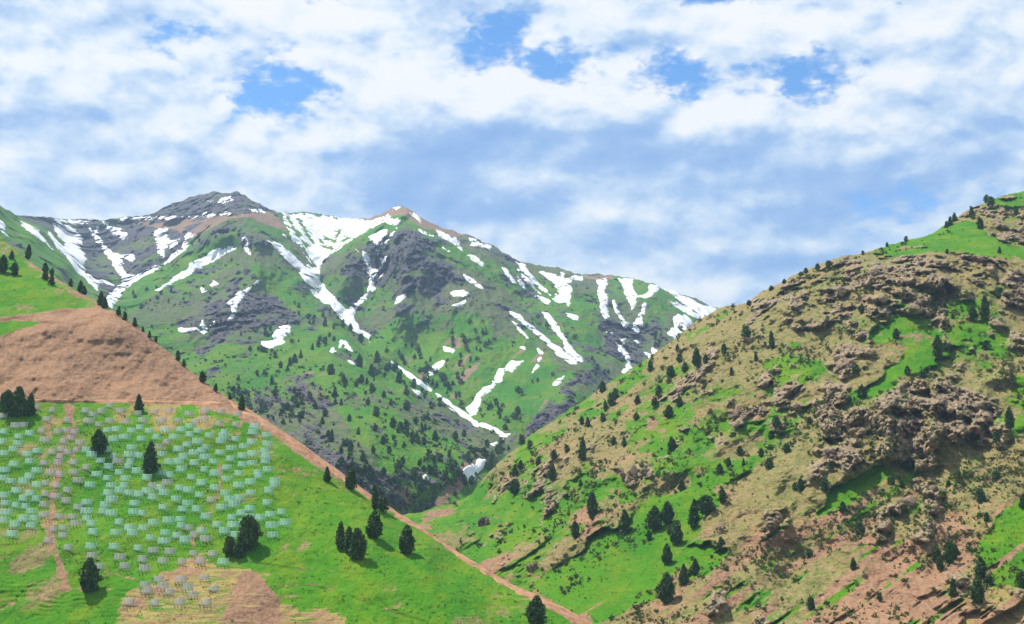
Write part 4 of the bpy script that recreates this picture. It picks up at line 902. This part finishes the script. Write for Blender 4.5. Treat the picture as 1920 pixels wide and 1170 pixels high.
# more of the small ones scattered over the mountain's green and rocky flanks
LANDS = {'L': LH, 'R': RH, 'M': MT}
r = np.random.default_rng(5)
cand = np.stack([r.uniform(230, 1330, 9000), r.uniform(440, 940, 9000)], -1)
dn = fbm(np.stack([cand[:, 0], cand[:, 1], cand[:, 0] * 0], -1), 1 / 90.0, 3, 99)
rc = np.array(RH_CREST, float); lc = np.array(LH_CREST, float)
lim = np.minimum(np.where(cand[:, 0] > 900, np.interp(cand[:, 0], rc[:, 0], rc[:, 1]), 2000), np.where(cand[:, 0] < 790, np.interp(cand[:, 0], lc[:, 0], lc[:, 1]), 2000))
iu = np.clip(((cand[:, 0] - MT.cu[0]) / MT.step).astype(int), 0, len(MT.cu) - 1)
y = np.clip((cand[:, 1] - MT.vt[iu]) / (MT.vb[iu] - MT.vt[iu]), 0, 1)
snowy = sd[(y * (MT.nr - 1)).astype(int), iu]
height = np.interp(cand[:, 1], [480, 560, 640, 760, 900], [0.0, 0.25, 0.6, 0.95, 1.0])
ok = (cand[:, 1] < lim - 4) & (snowy < -2) & (dn + r.uniform(-.5, .5, 9000) + 0.5 * height > 0.92) & (y > .1)
extra = cand[ok]
indiv = extra[:max(0, 299 - len(TREES))]; rest = extra[len(indiv):]
for u, v in indiv:
    T('M', u, v, float(np.interp(v, [450, 600, 700, 850], [7, 9, 11.5, 14]) * r.uniform(.8, 1.3)), r.uniform(.9, 1.5), None, 'small')

def zone(Lk, u, v, h):
    if Lk == 'R':
        ct = np.interp(u, rc[:, 0], rc[:, 1])
        if v < ct + 24: return 'juniper on the right hill\'s skyline, {} from the left'
        if poly_sd(np.array([float(u)]), np.array([float(v)]), [(1080,1120),(1160,960),(1330,890),(1370,960),(1370,1050),(1240,1140)])[0] > -6: return 'juniper on the bright green wedge of meadow, {} from the left'
        if v > 930 and u > 1400: return 'juniper on the pink scree slope at lower right, {} from left'
        if u > 1500 and v < 640: return 'juniper under the right hill\'s grey cliffs, {} from the left'
        if u > 1560: return 'juniper around the brown crag of the right hill, {} from the left'
        if u > 1330: return 'juniper on scrub left of the brown crag, {} from the left'
        if v > 820: return 'juniper low on the scrubby hill above the gorge, {} from left'
        if u < 1180: return 'juniper near the right hill\'s lower ridge line, {} from the left'
        return 'juniper high on the right hill\'s scrub facing the snow, {} from left'
    if u < 600: return 'juniper on the dark rocky shoulder left of the spur, {} from left'
    if v < 730: return 'juniper near the crest of the forested middle spur, {} from left'
    if v < 830: return 'juniper halfway down the forested middle spur, {} from the left'
    return 'juniper at the foot of the forested middle spur, {} from the left'
def far_zone(u, v):
    if v < 560: return 'tiny dark juniper high on the snowy mountain between snow streaks'
    if u < 480: return 'tiny dark juniper on the mountain\'s rocky left flank above the grass hill'
    if u > 900: return 'tiny dark juniper on the mountain\'s right flank beyond the gorge'
    if v < 640: return 'tiny dark juniper on the mountain\'s middle flank below the couloirs'
    if u > 720 and v < 760: return 'tiny dark juniper on the green face right of the snow gully'
    return 'tiny dark juniper filling in between larger ones on the forested spur'
byz = {}
for i, tr in enumerate(TREES):
    Lk, u, v, h, w, k, lab, grp = tr
    if lab == 'small':
        tr[6] = far_zone(u, v); tr[7] = tr[6].replace('tiny dark juniper', 'tiny junipers'); continue
    if lab is None:
        tr[6] = zone(Lk, u, v, h)
    if '{}' in tr[6]: byz.setdefault(tr[6], []).append(i)
for z, ids in byz.items():
    for j, i in enumerate(sorted(ids, key=lambda i: TREES[i][1])):
        TREES[i][6] = z.format(ORD[min(j, 34)])
        if not TREES[i][7]: TREES[i][7] = z.split(',')[0].replace('juniper', 'junipers', 1)
for Lk in 'LRM':
    ts = [t_ for t_ in TREES if t_[0] == Lk]
    Pt, _ = surf(LANDS[Lk], np.array([t_[1] for t_ in ts]), np.array([float(t_[2]) for t_ in ts]))
    for t_, p in zip(ts, Pt):
        _, u, v, h, w, k, lab, grp = t_
        hm = h * (p[1] * CP + p[2] * SP) / F * (0.88 if Lk == 'M' else 1.0)
        if k is None: k = random.choice([0, 0, 1, 2, 3, 4]) if h > 24 else random.choice([0, 2, 2, 3, 0])
        if k == 2 and Lk != 'L': w *= .8
        w = min(w, 1.3)
        rz = random.uniform(0, 6.28)
        if h >= 26 and Lk != 'M':
            root = bpy.data.objects.new('juniper_tree', None); COL.objects.link(root)
            for q in NEARM[k]:
                c = q.copy(); COL.objects.link(c); c.parent = root
        else:
            root = FARM[min(k, 3)].copy(); root.name = 'juniper_tree'; COL.objects.link(root)
        root.location = p - np.array([0, 0, 0.02 * hm]); root.rotation_euler = (random.uniform(-.05, .05), random.uniform(-.05, .05), rz)
        root.scale = (hm * w * random.uniform(.94, 1.06), hm * w * random.uniform(.94, 1.06), hm)
        tag(root, lab, 'tree', grp)

# ------------------------------------------------------------------ what nobody could count: far junipers, shrubs, broken stone
def scatter_mesh(name, protos, P, S, mat, kind='stuff', flat=1.0, jit=0.0, seed=0, smooth=False, label=None):
    r = np.random.default_rng(seed)
    VV, FF, base = [], [], 0
    which = r.integers(0, len(protos), len(P))
    for k, (V, Fc) in enumerate(protos):
        m = which == k; n = int(m.sum())
        if not n: continue
        a = r.uniform(0, 6.28, n); c, s = np.cos(a), np.sin(a)
        B = V[None] * S[m][:, None, :]
        if jit: B = B * (1 + r.normal(size=B.shape) * jit)
        X = B[..., 0] * c[:, None] - B[..., 1] * s[:, None]; Y = B[..., 0] * s[:, None] + B[..., 1] * c[:, None]
        W_ = np.stack([X, Y, B[..., 2] * flat], -1) + P[m][:, None]
        VV.append(W_.reshape(-1, 3)); FF.append((Fc[None] + (np.arange(n) * len(V))[:, None, None] + base).reshape(-1, Fc.shape[1])); base += n * len(V)
    o = mesh_obj(name, np.concatenate(VV), np.concatenate(FF), mat, smooth=smooth)
    tag(o, kind=kind)
    return o
def ico():
    g = (1 + 5 ** .5) / 2
    V = np.array([(-1,g,0),(1,g,0),(-1,-g,0),(1,-g,0),(0,-1,g),(0,1,g),(0,-1,-g),(0,1,-g),(g,0,-1),(g,0,1),(-g,0,-1),(-g,0,1)], float) / math.sqrt(1 + g * g)
    Fc = np.array([(0,11,5),(0,5,1),(0,1,7),(0,7,10),(0,10,11),(1,5,9),(5,11,4),(11,10,2),(10,7,6),(7,1,8),(3,9,4),(3,4,2),(3,2,6),(3,6,8),(3,8,9),(4,9,5),(2,4,11),(6,2,10),(8,6,7),(9,8,1)])
    return V, Fc
def ico2(n=1):
    V, Fc = ico()
    for _ in range(n):
        V = list(map(tuple, V)); mid = {}; N = []
        def mp(a, b):
            k = (min(a, b), max(a, b))
            if k not in mid:
                q = (np.array(V[a]) + np.array(V[b])); q /= np.linalg.norm(q); V.append(tuple(q)); mid[k] = len(V) - 1
            return mid[k]
        for a, b, c in Fc:
            x, y, z = mp(a, b), mp(b, c), mp(c, a); N += [(a, x, z), (b, y, x), (c, z, y), (x, y, z)]
        Fc = np.array(N)
    return np.array(V), Fc
def pts_on(L, n, test, u0, u1, v0, v1, seed):
    r = np.random.default_rng(seed)
    u = r.uniform(u0, u1, n); v = r.uniform(v0, v1, n)
    i = np.clip(((u - L.cu[0]) / L.step).astype(int), 0, len(L.cu) - 1)
    m = (v > L.vt[i] + 2) & (v < L.vb[i])
    u, v = u[m], v[m]
    P, C = surf(L, u, v)
    k = test(u, v, P, C, r)
    return P[k], u[k], v[k], C[k], r
# far junipers of the mountain, too many and too small to be single things
if len(rest):
    P, _ = surf(MT, rest[:, 0], rest[:, 1])
    hm = np.interp(rest[:, 1], [450, 600, 700, 850], [6, 8, 10, 12]) * r.uniform(.6, 1.2, len(rest)) * P[:, 1] / F
    pr = [crown_mesh(1, w, f, 26, .30, 60 + i, .0) for i, (f, w) in enumerate(((P_egg, .7), (P_cone, .7), (P_round, 1.1)))]
    scatter_mesh('distant_junipers', pr, P, np.stack([hm, hm, hm], -1), M_FARLEAF, seed=3)
tuft = [crown_mesh(1, 1.5, P_round, 8, .6, 70 + i, .0) for i in range(5)]
def t_shrub(u, v, P, C, r):
    d = fbm(P, 1 / 30.0, 3, 101)
    return (r.uniform(size=len(u)) < np.clip(0.26 + 1.3 * d - 0.40 * (C[:, 0] > .9) - 0.2 * (C[:, 1] > .6), 0.02, 1))
P, u, v, C, r = pts_on(RH, 30000, t_shrub, 760, 2100, 370, 1200, 8)
s = (0.35 + 1.0 * r.uniform(size=len(P)) ** 3.5) * np.interp(P[:, 1], [350, 700], [0.75, 1.35])
scatter_mesh('shrubs', tuft, P, np.stack([s, s, s * .95], -1), M_SHRUB, seed=4)
def t_shrub2(u, v, P, C, r):
    d = fbm(P, 1 / 90.0, 3, 103)
    i = np.clip(((u - MT.cu[0]) / MT.step).astype(int), 0, len(MT.cu) - 1)
    y_ = np.clip((v - MT.vt[i]) / (MT.vb[i] - MT.vt[i]), 0, 1)
    return (sd[(y_ * (MT.nr - 1)).astype(int), i] < -1) & (r.uniform(size=len(u)) < np.clip(0.06 + 1.0 * d + 0.45 * np.clip((v - 600) / 150, 0, 1) * (u < 930) - 0.25 * (C[:, 0] > .95), 0.0, 1))
P, u, v, C, r = pts_on(MT, 12000, t_shrub2, 200, 1350, 480, 960, 9)
s = (1.0 + 2.2 * r.uniform(size=len(P)) ** 2.5) * np.interp(P[:, 1], [900, 2200], [0.6, 1.1])
scatter_mesh('shrubs', tuft, P, np.stack([s, s, s * .9], -1), M_FARSHRUB, seed=5)
chunk = []
for i in range(6):
    V_, F_ = ico2(1)
    rr = np.random.default_rng(200 + i)
    V_ = V_ * 1.2
    for _ in range(7):
        nrm = rr.normal(size=3); nrm /= np.linalg.norm(nrm); V_ = V_ - np.clip(V_ @ nrm - rr.uniform(.4, .75), 0, None)[:, None] * nrm
    chunk.append((V_ * np.array([1.0, 0.75, rr.uniform(.6, 1.2)]), F_))
def t_rock(u, v, P, C, r):
    return (r.uniform(size=len(u)) < np.clip(0.07 + 0.85 * np.clip(C[:, 2] - 0.15, 0, 1) + 0.16 * (C[:, 1] > .5) - 0.3 * (C[:, 0] > 1.1), 0, 1))
P, u, v, C, r = pts_on(RH, 19000, t_rock, 760, 2100, 370, 1200, 18)
s = (0.35 + 1.25 * r.uniform(size=len(P)) ** 3 * (0.4 + np.clip(C[:, 2], 0, 1))) * np.interp(P[:, 1], [350, 700], [0.8, 1.3])
scatter_mesh('rocks', chunk, P - np.stack([s * 0, s * 0, s * .25], -1), np.stack([s, s, s], -1), M_ROCK, seed=6)
def t_rock2(u, v, P, C, r):
    i = np.clip(((u - MT.cu[0]) / MT.step).astype(int), 0, len(MT.cu) - 1)
    y_ = np.clip((v - MT.vt[i]) / (MT.vb[i] - MT.vt[i]), 0, 1)
    return (sd[(y_ * (MT.nr - 1)).astype(int), i] < -1) & (r.uniform(size=len(u)) < np.clip(-0.05 + 0.8 * np.clip(C[:, 2], 0, 1), 0, 1))
P, u, v, C, r = pts_on(MT, 14000, t_rock2, -20, 1350, 365, 960, 19)
s = (1.2 + 4.5 * r.uniform(size=len(P)) ** 3) * np.interp(P[:, 1], [900, 2200], [0.5, 1.1])
scatter_mesh('rocks', chunk, P - np.stack([s * 0, s * 0, s * .3], -1), np.stack([s, s, s * 1.1], -1), M_FARROCK, seed=7)

# grass tufts on the near meadows
blade = []
for i in range(4):
    rr = np.random.default_rng(90 + i); V_ = []
    for _ in range(5):
        a = rr.uniform(0, 6.28); o = np.array([rr.normal() * .5, rr.normal() * .5, -0.1]); w_ = np.array([math.cos(a), math.sin(a), 0]) * .32
        V_ += [o - w_, o + w_, o + np.array([rr.normal() * .25, rr.normal() * .25, rr.uniform(.5, .95)])]
    blade.append((np.array(V_), np.arange(15).reshape(-1, 3)))
def t_tuft(u, v, P, C, r):
    return (r.uniform(size=len(u)) < np.clip(0.5 + 1.2 * fbm(P, 1 / 12.0, 3, 107), 0, 1)) & (C[:, 0] > .6) & (C[:, 1] < .4) & (C[:, 2] < .4)
for L_, n_, box_, sc_ in ((LH, 12000, (-60, 1100, 440, 1200), .42), (RH, 9000, (770, 1960, 400, 1190), .55)):
    P, u, v, C, r = pts_on(L_, n_, t_tuft, *box_, 28)
    s = sc_ * (0.6 + 0.9 * r.uniform(size=len(P)) ** 2)
    scatter_mesh('grass_tufts', blade, P, np.stack([s, s, s], -1), M_TUFT, seed=8)
# single crags and boulders that stand out
V4, F4 = ico2(4)
ROCKS = [(905,986,26,34,M_DARKROCK,'dark red boulder standing out of the gorge slope'),(1178,905,40,34,M_ROCK,'broad grey brown crag above the green meadow wedge'),(1384,782,34,22,M_ROCK,'brown rounded outcrop on the scrub in mid hill'),
 (1462,985,40,34,M_ROCK,'tan crag beside the pink scree right of the meadow'),(1352,1000,26,22,M_ROCK,'small tan outcrop between the meadow and the scree'),(1000,1072,24,28,M_ROCK,'pale broken outcrop near the gorge mouth'),(1700,950,40,24,M_ROCK,'low brown outcrop on the scree below the big crag'),(1548,918,22,18,M_ROCK,'grey boulder beside a bushy juniper below the big crag')]
def crag_mesh(seed, w_, d_, h_):
    """a clump of angular bedded blocks grown together"""
    r = np.random.default_rng(seed); VV, FF = [], []
    B, Fb = ico2(3)
    for k in range(9):
        cut = B * 1.25
        for _ in range(11):
            nrm = r.normal(size=3); nrm /= np.linalg.norm(nrm); lim = r.uniform(0.5, 0.85)
            dd = cut @ nrm; cut = cut - np.clip(dd - lim, 0, None)[:, None] * nrm
        s_ = r.uniform(.28, .62); c_ = np.array([r.uniform(-.75, .75), r.uniform(-.1, .9), r.uniform(-.8, .5)])
        c_[2] += 0.35 * (1 - abs(c_[0]))
        q = cut * np.array([s_ * .8, s_ * .8, s_ * r.uniform(.7, 1.3)]) + c_
        q += 0.05 * fbm(q, 4.0, 3, seed + k)[:, None]
        FF.append(Fb + len(B) * k); VV.append(q)
    return np.concatenate(VV) * np.array([w_, d_, h_]), np.concatenate(FF)
for i, (u, v, w_, h_, mm, lab) in enumerate(ROCKS):
    p, _ = surf(RH, np.array([float(u)]), np.array([float(v)])); p = p[0]
    k = (p[1] * CP + p[2] * SP) / F
    V_, F_ = crag_mesh(400 + i, w_ * k * 0.5, w_ * k * 0.5, h_ * k * 0.5)
    V_[:, 2] += 0.45 * V_[:, 1]
    o = mesh_obj('rock_outcrop', V_, F_, mm, smooth=False); o.location = p + np.array([0, 0, h_ * k * 0.12])
    tag(o, lab, 'rock', 'crags and boulders on the rocky hill')

# ------------------------------------------------------------------ the air of the valley
hz = mesh_obj('haze', [(x, y_, z) for x in (-9000, 9000) for y_ in (-9000, 9000) for z in (FLOOR - 9, 720)], [(0,1,3,2),(4,6,7,5),(0,4,5,1),(2,3,7,6),(0,2,6,4),(1,5,7,3)])
hm_ = bpy.data.materials.new('valley_air'); hm_.use_nodes = True
t = NT(hm_.node_tree); t.n.clear()
out = t.add('ShaderNodeOutputMaterial'); pv_ = t.add('ShaderNodeVolumePrincipled')
pv_.inputs['Color'].default_value = (0.50, 0.74, 1.0, 1); pv_.inputs['Density'].default_value = 0.00010; pv_.inputs['Anisotropy'].default_value = 0.2
t.l.new(pv_.outputs[0], out.inputs['Volume'])
hz.data.materials.append(hm_); tag(hz, kind='stuff')
